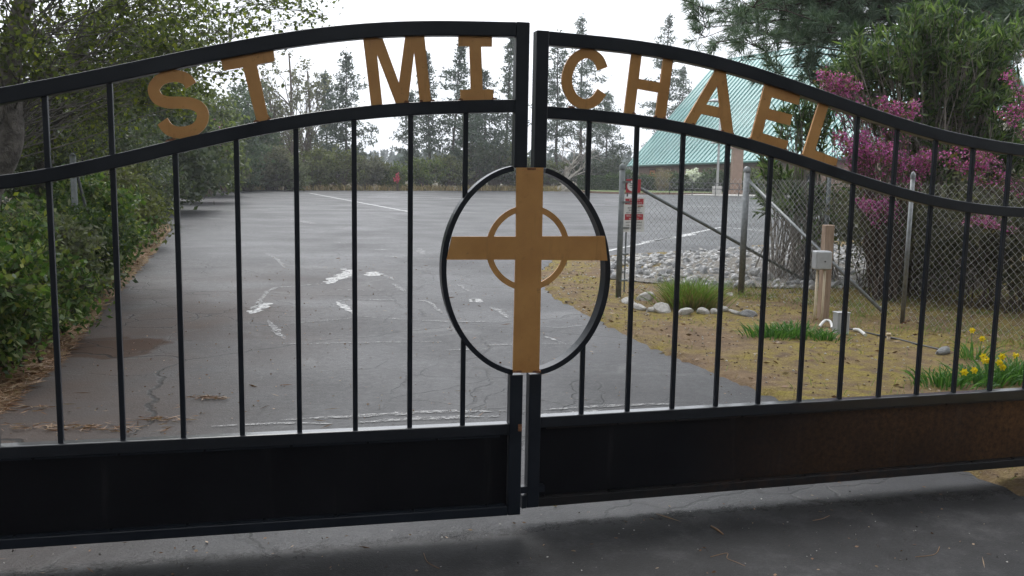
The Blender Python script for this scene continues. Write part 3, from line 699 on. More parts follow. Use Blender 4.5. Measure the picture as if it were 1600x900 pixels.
# ------------------------------------------------------------------ church
def church():
    P1 = np.array([12.7, 100.0]); e = norm(np.array([7.3, -15.0])); nh = np.array([-e[1], e[0]]); nh = nh if nh[0] > 0 else -nh
    LEN, RUN = 34.0, 11.7; z0, z1, zr_ = 2.65, 3.35, 14.6
    root = empty('church', (P1[0], P1[1], 0), 0, 'church with steep sea-green ribbed metal roof behind the letters A and E', 'church')
    def E_(t, r, z): q = e*t+nh*r; return np.array([q[0], q[1], z])
    def eave(t): return z0+(z1-z0)*t/LEN
    # both roof slopes
    V = [E_(0, 0, eave(0)), E_(LEN, 0, eave(LEN)), E_(LEN, RUN, zr_), E_(0, RUN, zr_), E_(0, 2*RUN, eave(0)), E_(LEN, 2*RUN, eave(LEN))]
    dz = np.array([0, 0, -.25]); V2 = V+[v+dz for v in V]
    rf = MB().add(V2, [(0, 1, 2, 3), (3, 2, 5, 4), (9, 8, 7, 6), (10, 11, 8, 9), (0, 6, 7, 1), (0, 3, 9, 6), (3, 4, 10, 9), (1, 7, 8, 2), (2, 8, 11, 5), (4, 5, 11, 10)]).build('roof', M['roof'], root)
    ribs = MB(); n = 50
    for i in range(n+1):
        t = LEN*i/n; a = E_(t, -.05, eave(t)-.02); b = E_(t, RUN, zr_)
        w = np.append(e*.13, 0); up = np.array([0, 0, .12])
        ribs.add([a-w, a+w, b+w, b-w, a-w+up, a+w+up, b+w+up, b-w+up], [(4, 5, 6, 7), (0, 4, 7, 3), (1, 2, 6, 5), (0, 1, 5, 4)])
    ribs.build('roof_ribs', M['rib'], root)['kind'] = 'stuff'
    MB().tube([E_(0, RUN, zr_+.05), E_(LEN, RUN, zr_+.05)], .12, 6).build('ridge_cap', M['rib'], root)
    MB().add([E_(-.05, 0, eave(0)), E_(-.05, RUN, zr_), E_(-.05, RUN, zr_-.4), E_(-.05, 0, eave(0)-.4), E_(.1, 0, eave(0)+.02), E_(.1, RUN, zr_+.02), E_(.1, RUN, zr_-.4), E_(.1, 0, eave(0)-.4)],
             [(0, 1, 2, 3), (7, 6, 5, 4), (0, 4, 5, 1), (3, 2, 6, 7)]).build('gable_trim', M['fascia'], root)
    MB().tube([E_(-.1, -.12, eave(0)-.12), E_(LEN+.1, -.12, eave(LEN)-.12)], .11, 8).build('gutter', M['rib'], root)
    # walls: eave wall, gable end
    w0 = .9
    A, B = E_(.6, w0, 0), E_(LEN-.6, w0, 0); C, D = E_(LEN-.6, 2*RUN-w0, 0), E_(.6, 2*RUN-w0, 0)
    h0 = eave(0)+.45; hz = np.array([0, 0, 1.])
    Rg, Rg2 = E_(.6, RUN, zr_-.35), E_(LEN-.6, RUN, zr_-.35)
    MB().add([A, B, C, D, A+hz*h0, B+hz*(h0+.6), C+hz*(h0+.6), D+hz*h0, Rg, Rg2], [(0, 1, 5, 4), (1, 2, 6, 9, 5), (2, 3, 7, 6), (3, 0, 4, 8, 7)]).build('wall', M['stucco'], root)
    MB().add([E_(0, 0, eave(0)-.3), E_(LEN, 0, eave(LEN)-.3), E_(LEN, .9, eave(LEN)-.3), E_(0, .9, eave(0)-.3)], [(0, 1, 2, 3)]).build('soffit', M['darkwood'], root)
    rz = math.atan2(e[1], e[0])
    for t in (6.5, 14, 20, 26):
        c = E_(t, w0-.04, 1.25); f = MB().box(c, (1.7, .10, 1.5), rz).build('window', M['darkwood'], root)
        for s in (-.38, .38):
            c2 = E_(t+s, w0-.10, 1.25); MB().box(c2, (.66, .05, 1.3), rz).build('pane', M['glass'], f)
    c = E_(3.4, w0-.06, 1.1); d = MB().box(c, (1.3, .12, 2.2), rz).build('door', M['darkwood'], root)
    MB().box(E_(3.4, w0-.13, 1.7), (.9, .06, .7), rz).build('pane', M['orange'], d)
church()
def pillar():
    c1 = P(1149, 306, 77); root = empty('pillar', (c1[0], c1[1], 0), 0, 'square stucco pillar standing right of the lamp post', 'pillar')
    bevel(MB().box((0, 0, 1.9), (.85, .85, 4.0)).build('shaft', M['stucco'], root), .03); MB().box((0, 0, .2), (1.1, 1.1, .4)).build('plinth', M['stucco'], root); MB().box((0, 0, 3.98), (1.05, 1.05, .16)).build('cap', M['stucco'], root)
pillar()
def portico():
    c = P(1478, 250, 36); root = empty('portico', (c[0], c[1], 0), .1, 'cream-fronted porch with a stucco column behind the oleander', 'porch')
    zt = P(1478, 187, 36)[2]; zb = P(1478, 203, 36)[2]
    for x in (0, 4.5):
        bevel(MB().box((x, 0, zb/2-.2), (.5, .5, zb-.4)).build('column', M['stucco'], root), .02)
    MB().box((2, 0, zb-.2), (6.2, .5, .4)).build('beam', M['darkwood'], root); MB().box((2, -.1, (zb+zt)/2), (6.4, .8, zt-zb)).build('fascia', M['fascia'], root)
    MB().add([(-1.2, -.5, zt), (5.2, -.5, zt), (5.2, 5, zt+1.6), (-1.2, 5, zt+1.6), (-1.2, -.5, zt-.1), (5.2, -.5, zt-.1), (5.2, 5, zt+1.5), (-1.2, 5, zt+1.5)], [(0, 1, 2, 3), (7, 6, 5, 4), (0, 4, 5, 1), (0, 3, 7, 4), (1, 5, 6, 2), (2, 6, 7, 3)]).build('roof', M['roof'], root)
portico()
def lamp_post():
    b = P(1120, 301, 74)
    root = empty('lamp_post', (b[0], b[1], 0), 0, 'grey car park lamp post with two flat heads before the church', 'lamp post')
    hz = lambda y: H+(277-y)/F*74
    bevel(MB().tube([(0, 0, -.02), (0, 0, .75)], .38, 14).build('footing', M['concrete'], root), .02)
    MB().tube([(0, 0, .7), (0, 0, hz(166))], [.11, .075], 10).build('pole', M['lamp'], root)
    for z, s in ((hz(163), -1), (hz(226), -.2)):
        MB().tube([(0, 0, z-.05), (s*.55, 0, z)], .05, 8).build('arm', M['lamp'], root)
        prof = [(.06, .22), (.35, .17), (.62, .02), (.60, -.03), (.0, -.02)]; V = []; n = 18; cx = s*.45
        for r_, zz in prof:
            for k in range(n): V.append((cx+r_*math.cos(6.2832*k/n), r_*math.sin(6.2832*k/n), z+zz))
        Fc = [(i*n+k, i*n+(k+1) % n, (i+1)*n+(k+1) % n, (i+1)*n+k) for i in range(len(prof)-1) for k in range(n)]; Fc.append(tuple(range(n)))
        MB().add(V, [f[::-1] for f in Fc], True).build('lamp_head', M['lamp'], root)
lamp_post()
def railing():
    a, b = P(1046, 305, 71), P(1192, 305, 68); a[2] = b[2] = .06
    root = empty('handrail', tuple(a), 0, 'low dark metal handrail along the walk before the church', 'handrail')
    q = b-a
    for z in (.95, .5): MB().tube([(0, 0, z), tuple(q[:2])+(z,)], .03, 6).build('rail', M['rail'], root)
    for k in range(5): MB().tube([tuple(q[:2]*k/4)+(0,), tuple(q[:2]*k/4)+(.95,)], .03, 6).build('post', M['rail'], root)
railing()

# ------------------------------------------------------------------ chain-link fence
def chain(b, p, q, z0, z1, w=.041, r=.0018):
    p = np.array(p, float); q = np.array(q, float); L = np.linalg.norm(q-p); t = (q-p)/L; n = np.array([-t[1], t[0]])
    nw = int(L/w); nz = int((z1-z0)/w); rs = np.random.RandomState(int(L*100))
    js = np.arange(nz+1); V = []; Fq = []
    base = 0; out = []
    for k in range(nw):
        s = (k+((js+k) % 2))*w; off = np.where((js % 2) == 0, 1, -1)*.003
        sag = .012*np.sin((k*.05)+js*.06)
        P3 = np.stack([p[0]+t[0]*s+n[0]*(off+sag), p[1]+t[1]*s+n[1]*(off+sag), z0+js*w+rs.normal(0, .0006, nz+1)], 1)
        out.append(P3)
    A = np.array(out)                                              # wires x joints x 3
    nn = np.array([n[0], n[1], 0]); tt = np.array([t[0], t[1], 0])
    offs = [nn*r, (-nn*.5+tt*.87)*r, (-nn*.5-tt*.87)*r]
    VV = np.stack([A+o for o in offs], 2)                           # wires, joints, 3, 3
    m = nz+1; idx = np.arange(nw*m*3).reshape(nw, m, 3); F_ = []
    for c in range(3):
        d = (c+1) % 3; F_.append(np.stack([idx[:, :-1, c], idx[:, :-1, d], idx[:, 1:, d], idx[:, 1:, c]], -1).reshape(-1, 4))
    return VV.reshape(-1, 3), np.concatenate(F_)
def fence(label, pts, braces, mats, posts_r):
    root = empty('chain_link_fence', (0, 0, 0), 0, label, 'fence')
    root.location = (pts[0][0], pts[0][1], 0); o0 = np.array(pts[0])
    for i, (x, y) in enumerate(pts):
        r = posts_r[i]; top = 1.63 if r > .028 else 1.58; z = zg(x, y) if x > 0 else 0; x -= o0[0]; y -= o0[1]
        po = MB().tube([(x, y, z-.1), (x, y, top)], r, 12).build('post', mats, root)
        prof = [(r*1.15, top-.03), (r*1.15, top+.01), (r*.7, top+.035), (.004, top+.045)]
        V = [(x+a*math.cos(6.2832*k/12), y+a*math.sin(6.2832*k/12), z_) for a, z_ in prof for k in range(12)]
        MB().add(V, [(i_*12+k, i_*12+(k+1) % 12, (i_+1)*12+(k+1) % 12, (i_+1)*12+k) for i_ in range(3) for k in range(12)], True).build('post_cap', mats, po)
    for i in range(len(pts)-1):
        p = np.array(pts[i])-o0; q = np.array(pts[i+1])-o0; t = norm(q-p); n = np.array([-t[1], t[0]])
        VV, FF = chain(None, p+t*.06, q-t*.03, .03+(zg(*pts[i]) if pts[i][0] > 0 else 0), 1.53)
        o = obj('wire_mesh', np_mesh('wire_mesh', VV, FF), M['wire'], root); o['kind'] = 'stuff'
    for (a, za, b, zb) in braces:
        a = np.array(a)-o0; b = np.array(b)-o0; MB().tube([(a[0], a[1], za), (b[0], b[1], zb)], .021, 10).build('brace', mats, root)
    return root, o0
fA, fE = (1.34, 11.18), (4.45, 12.75)
r1, o0 = fence('chain-link fence panel with a warning sign, standing by the gravel beside the drive', [fA, fE], [((1.42, 11.22), 1.45, (4.1, 12.58), .12)], M['greypost'], [.036, .03])
t = norm(np.array(fE)-np.array(fA)); bp = np.array(fA)+t*.085-o0
tb = MB().box((bp[0], bp[1], .80), (.018, .008, 1.46), math.atan2(t[1], t[0])).build('tension_bar', M['greypost'], r1)
for z in (.22, .55, .88, 1.2, 1.45):
    MB().box((bp[0]-t[0]*.04, bp[1]-t[1]*.04, z), (.12, .08, .022), math.atan2(t[1], t[0])).build('clamp_band', M['greypost'], r1)
fB, fC, fD, fE2 = (3.02, 11.72), (4.22, 9.56), (5.05, 7.9), (5.9, 6.2)
fence('long chain-link fence running in front of the oleander and redbud', [fB, fC, fD, fE2], [((3.04, 11.66), 1.48, (4.08, 9.78), .1)], M['galv'], [.042, .024, .024, .03])
# fence post among the left bushes
root = empty('fence_post', tuple(P(118, 345, 12.2)[:2])+(0,), 0, 'grey steel fence post with a leaning brace among the left bushes', 'fence post')
MB().tube([(0, 0, -.1), (0, 0, 1.66)], .04, 12).build('post', M['greypost'], root)
MB().tube([(.03, 0, 1.5), (.16, .35, .1)], .02, 8).build('brace', M['rail'], root)
MB().tube([(0, 0, 1.66), (0, 0, 1.70)], [.046, .012], 12).build('post_cap', M['greypost'], root)

def text_mesh(s, size, align='CENTER'):
    c = bpy.data.curves.new('text', 'FONT'); c.body = s; c.size = size; c.align_x = align; c.extrude = .0006; c.resolution_u = 2
    o = bpy.data.objects.new('text', c); COL.objects.link(o); dg = bpy.context.evaluated_depsgraph_get(); dg.update()
    me = bpy.data.meshes.new_from_object(o.evaluated_get(dg)); bpy.data.objects.remove(o); return me
def sign_writing(s, size, x, z, parent, m, width=None):
    me = text_mesh(s, size); o = obj('lettering', me, m, parent); o.rotation_euler = (math.pi/2, 0, 0); o.location = (x, -.0042, z)
    if width:
        w = max(v.co.x for v in me.vertices)-min(v.co.x for v in me.vertices); o.scale = (width/w, 1, 1)
    return o
SRZ = math.atan2(t[1], t[0])
def on_fence(px, py):
    d = ray(px, py); n = np.array([-t[1], t[0], 0]); c = np.array([fA[0], fA[1], 0])-n*.028; s = (n@(c-EYE))/(n@d); return EYE+d*s
def sign_big():
    p = on_fence(990.5, 335); root = empty('warning_sign', tuple(p), SRZ, 'white warning sign with two red bands wired to the chain-link panel', 'sign')
    a, b = on_fence(974.5, 335), on_fence(1007.5, 335); w = np.linalg.norm((b-a)[:2]); h = abs(on_fence(990, 307)[2]-on_fence(990, 362)[2])
    bevel(MB().box((0, 0, 0), (w, .004, h)).build('plate', M['signwhite'], root), .0015)
    for z in (.365*h, -.075*h):
        MB().box((0, -.0026, z), (w*.86, .001, h*.165)).build('red_band', M['signred'], root)
    for s, z, wd, sz, m in (('PRIVATE', .385, .5, .024, 'signwhite'), ('PROPERTY', .302, .72, .024, 'signwhite'), ('SKATEBOARDING', .17, .62, .02, 'ink'), ('BICYCLING', .10, .5, .02, 'ink'), ('NO LOITERING', .03, .74, .02, 'ink'),
                            ('VIOLATORS WILL', -.06, .74, .022, 'signwhite'), ('BE CITED', -.14, .45, .022, 'signwhite'), ('NOT RESPONSIBLE', -.24, .76, .02, 'ink'), ('OIL PARKING', -.325, .74, .02, 'ink'), ('IF TOWED', -.41, .7, .02, 'ink')):
        sign_writing(s, sz*h/.45*1.15, 0, z*h, root, M[m], wd*w)
    MB().box((.28*w, -.0032, .235*h), (.26*w, .001, .035*h)).build('rust_stain', M['rust'], root)
def sign_small():
    a, b = on_fence(978, 291), on_fence(1001, 290); p = (a+b)/2; root = empty('round_mark_sign', tuple(p), SRZ, 'small red sign with a white disc above the warning sign', 'sign')
    w = np.linalg.norm((b-a)[:2]); h = abs(on_fence(990, 280)[2]-on_fence(990, 301)[2])
    bevel(MB().box((0, 0, 0), (w, .004, h)).build('plate', M['signred'], root), .0015)
    n = 32; MB().prism([(-.06*w+.36*w*math.cos(6.2832*k/n), .0*h+.40*h*math.sin(6.2832*k/n)) for k in range(n)], -.0032, -.002).build('white_disc', M['signwhite'], root)
    for k, (wd, z) in enumerate(((.34, .16), (.42, .02), (.30, -.13))): MB().box((-.06*w, -.0036, z*h), (wd*w, .0006, .05*h)).build('print_line', M['ink'], root)
sign_big(); sign_small()

# ------------------------------------------------------------------ utility post, boxes and pipes on the verge
def utility():
    b = G(1283, 502); x, y = b[0], b[1]; z = zg(x, y)
    root = empty('utility_post', (x, y, z), .15, 'weathered wooden post carrying a grey box with two cream conduits', 'utility post')
    bevel(MB().box((.03, .03, .45), (.10, .09, 1.16)).build('post', M['wood'], root), .006)
    bx = bevel(MB().box((-.065, -.05, .66), (.175, .11, .20)).build('junction_box', M['greybox'], root), .018, 3)
    bevel(MB().box((-.065, -.112, .66), (.165, .016, .185)).build('lid', M['greybox'], bx), .012, 3)
    MB().tube([(-.06, -.118, .65), (-.06, -.127, .65)], .008, 10).build('screw', M['ink'], bx)
    for xx, x2 in ((-.105, -.12), (-.02, -.035)): MB().tube([(xx, -.05, .57), (xx, -.05, .1), (x2, -.05, -.06)], .013, 10).build('conduit', M['pvc'], root)
    b = G(1313, 522); q = (b[0], b[1], zg(b[0], b[1])); root = empty('ground_box', q, .2, 'squat grey box on the grass at the foot of the wooden post', 'box')
    bevel(MB().box((0, 0, .09), (.13, .10, .22)).build('body', M['greybox'], root), .008); bevel(MB().box((0, 0, .205), (.14, .11, .014)).build('lid', M['greybox'], root), .004)
    def pipe(name, label, path, r, m, cat='pipe'):
        pts = [G(*p) for p in path]; c = catmull([(p[0], p[1], zg(p[0], p[1])+r*.8+(path[i][2] if len(path[i]) > 2 else 0)) for i, p in enumerate([np.array(q) for q in pts])], 6) if False else None
        P3 = []
        for p in path:
            g_ = G(p[0], p[1]); P3.append((g_[0], g_[1], zg(g_[0], g_[1])+r*.6+(p[2] if len(p) > 2 else 0)))
        c = catmull(P3, 8); o = MB().tube(list(c), r, 10).build(name, m); tagit(o, label, cat)
    pipe('bent_pipe', 'short white bent pipe beside the grey ground box', [(1280, 512, 0), (1288, 510, .05), (1297, 511, .05), (1300, 514, 0)], .014, M['pvcwhite'])
    pipe('white_pipe', 'white pipe stub lying right of the grey ground box', [(1334, 519, .01), (1342, 521, .01), (1352, 527, 0)], .017, M['pvcwhite'])
    pipe('black_hose', 'thin black hose lying along the verge below the fence', [(1322, 514), (1370, 526), (1400, 534), (1440, 543), (1470, 550)], .011, M['hose'], 'hose')
    b = G(1388, 533); root = empty('pipe_stub', (b[0], b[1], zg(b[0], b[1])), 0, 'cream capped pipe stub standing by the black hose', 'pipe')
    MB().tube([(0, 0, -.04), (0, 0, .045)], .017, 10).build('stub', M['pvc'], root); MB().tube([(0, 0, .04), (0, 0, .065)], .022, 10).build('cap', M['pvc'], root)
utility()

# ------------------------------------------------------------------ stones
def stone_mesh(seed, rough=.22):
    import bmesh
    rs = np.random.RandomState(seed); bm = bmesh.new(); bmesh.ops.create_icosphere(bm, subdivisions=2, radius=1)
    pl = [(norm(rs.normal(size=3)), rs.uniform(.45, .85)) for _ in range(11)]
    for v in bm.verts:
        p = np.array(v.co); p = p*(1+rs.normal()*.05)
        for n_, d in pl:
            k = p@n_
            if k > d: p = p-n_*(k-d)
        v.co = p
    me = bpy.data.meshes.new('stone'); bm.to_mesh(me); bm.free(); return me
STONES = [stone_mesh(s) for s in range(8)]
def stone_variant(i, mk):
    me = STONES[i % 8].copy(); me.materials.append(M[mk]); return me
SV = {mk: [stone_variant(i, mk) for i in range(8)] for mk in ('stonewhite', 'stonegrey', 'stonemid')}
def stones():
    rs = np.random.RandomState(4)
    bord = [(984, 470, 16, 'first pale stone at the left end of the stone border'), (1001, 481, 15, 'second pale stone of the border, left of the grass tussock'), (1008, 466, 17, 'long pale stone lying behind the left end of the border'), (1020, 484, 13, 'third pale stone of the border, left of the grass tussock'), (1039, 486, 18, 'large pale stone of the border below the left of the tussock'),
            (1073, 490, 14, 'pale stone of the border below the middle of the tussock'), (1100, 490, 14, 'pale stone of the border below the right of the tussock'), (1118, 490, 10, 'small pale stone wedged in the border right of the tussock'), (1131, 486, 13, 'tall pale stone of the border right of the tussock'), (1150, 490, 12, 'pale stone second from the right end of the border'), (1171, 492, 15, 'grey stone at the right end of the stone border'),
            (1475, 551, 16, 'grey jagged stone at the end of the black hose'), (1143, 462, 8, 'small pale stone behind the right of the border')]
    for i, (px, py, w, lab) in enumerate(bord):
        p = G(px, py+3); s = w/F*p[1]*.95
        mk = 'stonegrey' if i in (10, 11) else 'stonewhite'
        o = obj('border_stone', SV[mk][i % 8]); o.location = (p[0], p[1]+s*.5, zg(p[0], p[1])+s*.22); o.scale = (s*1.18, s*.8, s*.62); o.rotation_euler = (rs.uniform(-.3, .3), rs.uniform(-.3, .3), rs.uniform(-.35, .35))
        tagit(o, lab, 'stone', 'pale border stones')
    # rip-rap bed behind the fence panel
    bed = densify([(1.35, 13.2), (1.7, 16.2), (3.4, 17.7), (6.2, 20.4), (8.2, 19.5), (7.6, 15.5), (6.0, 12.6), (4.2, 12.3), (2.6, 12.2)], .3, .05, 7)
    flat = MB(); c0 = (4.2, 15.5); ring = [(x, y, zg(x, y)+.012) for x, y in bed]; n = len(ring)
    V = [(c0[0], c0[1], zg(*c0)+.03)]+ring+[(c0[0]+(x-c0[0])*.5, c0[1]+(y-c0[1])*.5, zg(c0[0]+(x-c0[0])*.5, c0[1]+(y-c0[1])*.5)+.02) for x, y, z in ring]
    Fc = [(0, 1+n+i, 1+n+(i+1) % n) for i in range(n)]+[(1+n+i, 1+i, 1+(i+1) % n, 1+n+(i+1) % n) for i in range(n)]
    root = flat.add(V, [f[::-1] for f in Fc]).build('rock_bed', M['gravel']); root['kind'] = 'structure'
    pts = []; tries = 0
    while len(pts) < 1700 and tries < 30000:
        tries += 1; x, y = rs.uniform(1.2, 8.2), rs.uniform(12.2, 20.4)
        if not in_poly(np.array([x]), np.array([y]), bed)[0]: continue
        s = rs.choice([.05, .068, .09, .13], p=[.42, .34, .19, .05])*rs.uniform(.75, 1.15)
        if any((x-a)**2+(y-b)**2 < ((s+c)*.62)**2 for a, b, c in pts): continue
        pts.append((x, y, s))
    pts.sort(key=lambda q: -q[2]/q[1])
    rest = []
    for i, (x, y, s) in enumerate(pts):
        mk = ('stonewhite', 'stonemid', 'stonegrey', 'stonegrey')[rs.randint(4)]
        rot = (rs.uniform(-.5, .5), rs.uniform(-.5, .5), rs.uniform(0, 6.28)); loc = (x, y, zg(x, y)+s*.35); sc = (s, s*rs.uniform(.65, .9), s*rs.uniform(.5, .8))
        if i < 290:
            o = obj('stone', SV[mk][rs.randint(8)], None, root); o.location = loc; o.rotation_euler = rot; o.scale = sc
        else: rest.append((rs.randint(8), Matrix.LocRotScale(Vector(loc), __import__('mathutils').Euler(rot), Vector(sc))))
    if rest:
        b = MB()
        for k, mx in rest: b.add([mx @ v.co for v in STONES[k].vertices], [tuple(p.vertices) for p in STONES[k].polygons])
        b.build('small_stones', M['stonemid'], root)['kind'] = 'stuff'
stones()

# ------------------------------------------------------------------ trees and shrubs
def bez(a, b, c, n=5):
    t = np.linspace(0, 1, n)[:, None]; return (1-t)**2*a+2*t*(1-t)*b+t*t*c
def crown_plant(name, label, cat, base, trunk, r0, blobs, nclump, per, clump_r, leafL, leafW, leafmat, barkmat, seed, group=None, stems=1, twigs=4, lowfrac=.35, droop=.3, lance=False, sides=7, parts=('trunk', 'crown'), extra=None, limb=1.0, shell=.55):
    """trunk: list of points from the base (metres, relative); blobs: (centre, radii) ellipsoids the crown fills"""
    rs = np.random.RandomState(seed); root = empty(name, tuple(base), 0, label, cat, group)
    T = catmull(trunk, 6); nT = len(T); wood_ = MB()
    rad = [r0*(1-.62*i/(nT-1)) for i in range(nT)]
    if stems == 1:
        rad[0] *= 1.35; wood_.tube(list(T), rad, sides+1, cap=False)
    vol = np.array([b[1][0]*b[1][1]*b[1][2] for b in blobs])**.7; vol /= vol.sum()
    C = []; D = []; pick = rs.choice(len(blobs), nclump, p=vol)
    for k in range(nclump):
        c, r = blobs[pick[k]]; d = norm(rs.normal(size=3)); q = np.array(c)+d*np.array(r)*rs.uniform(shell**2, 1)**.5
        if stems == 1:
            i0 = int(np.clip((lowfrac+(1-lowfrac)*rs.uniform(0, 1))*(nT-1), 1, nT-1))
            zz = T[:, 2]; ok = [i for i in range(nT) if zz[i] < q[2]+.1 and i >= lowfrac*(nT-1)]
            if ok and i0 not in ok: i0 = ok[rs.randint(len(ok))]
            s = T[i0]; rr0 = min(rad[i0]*.55, r0*.34)
        else:
            s = np.array([rs.normal()*.12, rs.normal()*.12, 0])*stems*.25; rr0 = r0
        mid = (s+q)/2+np.array([rs.normal()*.15, rs.normal()*.15, abs(rs.normal())*.25])*np.linalg.norm(q-s)*.6
        if stems > 1: mid = s*.4+q*.6+np.array([0, 0, .15*np.linalg.norm(q-s)])-(q-s)*np.array([.25, .25, 0])
        path = bez(s, mid, q, 6)+np.concatenate([np.zeros((1, 3)), rs.normal(size=(5, 3))*.03*np.linalg.norm(q-s)])
        rr0 *= limb
        wood_.tube(list(path), [max(.004, rr0*(1-.85*i/5)) for i in range(6)], 5 if rr0 > .02 else 3, cap=False)
        for _ in range(twigs):
            st = path[rs.randint(3, 6)]; e = q+norm(rs.normal(size=3))*clump_r*rs.uniform(.5, 1.25)*np.array([1, 1, .75]); m = (st+e)/2+rs.normal(size=3)*clump_r*.15
            tw = bez(st, m, e, 4); wood_.tube(list(tw), [max(.003, rr0*.22), max(.0025, rr0*.16), .0022, .0015], 3, cap=False)
            u = rs.uniform(.25, 1.05, per); pts = tw[np.clip((u*3).astype(int), 0, 3)]+(e-st)*((u*3) % 1)[:, None]/3
            pts = pts+rs.normal(size=(per, 3))*clump_r*.22; C.append(pts)
            dd = rs.normal(size=(per, 3))+norm(e-st)*(.9 if lance else .2); dd[:, 2] -= droop; D.append(dd)
    wood_.build(parts[0], barkmat, root)
    C = np.concatenate(C); D = np.concatenate(D)
    me = leaf_mesh(parts[1], C, leafL, leafW, rs, D); o = obj(parts[1], me, leafmat, root)
    if extra:
        m2, frac, pname, l2, w2 = extra; k = rs.choice(len(C), int(len(C)*frac), replace=False)
        obj(pname, leaf_mesh(pname, C[k]+rs.normal(size=(len(k), 3))*.03, l2, w2, rs), m2, root)
    return root
def copy_tree(src, loc, rz, sc, label, group=None):
    r = src.copy(); COL.objects.link(r); r.location = loc; r.rotation_euler = (0, 0, rz); r.scale = sc if hasattr(sc, '__len__') else (sc,)*3; r['label'] = label
    if group: r['group'] = group
    for ch in [c for c in bpy.data.objects if c.parent == src]:
        c = ch.copy(); COL.objects.link(c); c.parent = r
    return r

# far pines
def pine(seed, h, label, loc, wid=.22, bare=.35, group='pines along the far edge of the lot', dens=1.0):
    rs = np.random.RandomState(seed); root = empty('pine_tree', tuple(loc), 0, label, 'pine', group); w = MB()
    lean = rs.normal(size=2)*.02; n = 9
    T = np.array([(lean[0]*h*(i/(n-1))**1.4+rs.normal()*.03, lean[1]*h*(i/(n-1))**1.4+rs.normal()*.03, h*i/(n-1)-.1*(i == 0)) for i in range(n)])
    r0 = h*.0115; w.tube(list(T), [r0*(1-.9*i/(n-1))+.008 for i in range(n)], 7, cap=False); C = []
    nb = int(78*dens)
    for k in range(nb):
        f = bare*.5+(1-bare*.5)*((k+rs.uniform())/nb); keep = 1 if f > bare else .35
        if rs.uniform() > keep: continue
        z = f*h; i = min(n-2, int(f*(n-1))); s = T[i]+(T[i+1]-T[i])*(f*(n-1)-i)
        prof = (1-f)**.75*1.15*min(1, (f-bare*.4)/.28)+.05; L = h*wid*prof*rs.choice([.45, .75, 1, 1.25]); a = rs.uniform(0, 6.28)
        up = rs.uniform(-.12, .35)+.5*max(0, f-.7)
        e = s+np.array([math.cos(a), math.sin(a), up])*L; m = (s+e)/2+np.array([0, 0, -.08*L+rs.normal()*.05]); path = bez(s, m, e, 5)
        w.tube(list(path), [max(.012, r0*.28*(1-f*.6)), .02, .016, .012, .008], 3, cap=False)
        for q in range(max(3, int(L*4.2))):
            u = rs.uniform(.35, 1.08); p = s+(e-s)*u+np.array([0, 0, .04]); cnt = rs.randint(9, 17)
            C.append(p+rs.normal(size=(cnt, 3))*np.array([.28, .28, .17])*min(1.2, .6+L*.35))
    cnt = 30; C.append(T[-1]+rs.normal(size=(cnt, 3))*np.array([.12, .12, .45])-np.array([0, 0, .5]))
    w.build('trunk', M['barkpine'], root); C = np.concatenate(C)
    obj('crown', leaf_mesh('crown', C, .32, .11, rs), M['farneedle'], root); return root
def far_at(px, d): p = P(px, 300, d); return (p[0], p[1], -.02)
def hpx(px, y, d): return H+(269.9+.018*(px-800)-y)/F*d       # height of a thing whose top shows at row y
FARP = [(672, 92, 80, .13, 'slim pine showing right beside the letter M'), (706, 72, 78, .20, 'pointed pine showing between the letters M and I'),
        (788, 62, 84, .12, 'narrow tall pine showing right of the letter I'), (758, 118, 82, .24, 'broad pine standing behind the letter I'),
        (905, 40, 96, .20, 'tall pine showing behind the letter C'), (868, 62, 90, .17, 'pine showing left of the letter C, beside the gate joint'),
        (1024, 36, 104, .15, 'tallest pine rising behind the letter H'), (541, 92, 80, .22, 'full pine standing left of the letter M'), (512, 120, 86, .2, 'shorter pine behind, left of the full pine'),
        (946, 150, 110, .25, 'low wide pine between the letters C and H'), (640, 150, 92, .2, 'low pine standing behind the letter M'), (1064, 112, 112, .2, 'pine peeping out left of the green church roof'), (735, 150, 90, .25, 'low dark pine just left of the letter I')]
for i, (px, y, d, wd, lab) in enumerate(FARP): pine(100+i, hpx(px, y, d), lab, far_at(px, d), wd, rs_b := [.3, .25, .15, .3, .25, .3, .35, .2, .25, .2, .2, .2, .2][i], dens=1.0)
# loose multi-stemmed trees left of the pines
for i, (px, y, d, wd, lab) in enumerate([(452, 66, 74, 3.0, 'tall loose bare-stemmed tree between the letters T and M'), (480, 95, 78, 2.4, 'slender sparse tree right of the loose bare-stemmed tree'), (420, 120, 70, 2.2, 'sparse leaning tree below the foot of the letter T')]):
    h = hpx(px, y, d)
    crown_plant('loose_tree', lab, 'tree', far_at(px, d), [(0, 0, 0), (.1, 0, h*.25), (.25, .1, h*.6), (.1, .1, h*.9)], .16, [((0, 0, h*.62), (wd, wd, h*.36))], 40, 8, .55, .26, .15, M['greyshrub'], M['twig'], 200+i, 'sparse trees at the lot edge', lowfrac=.12)
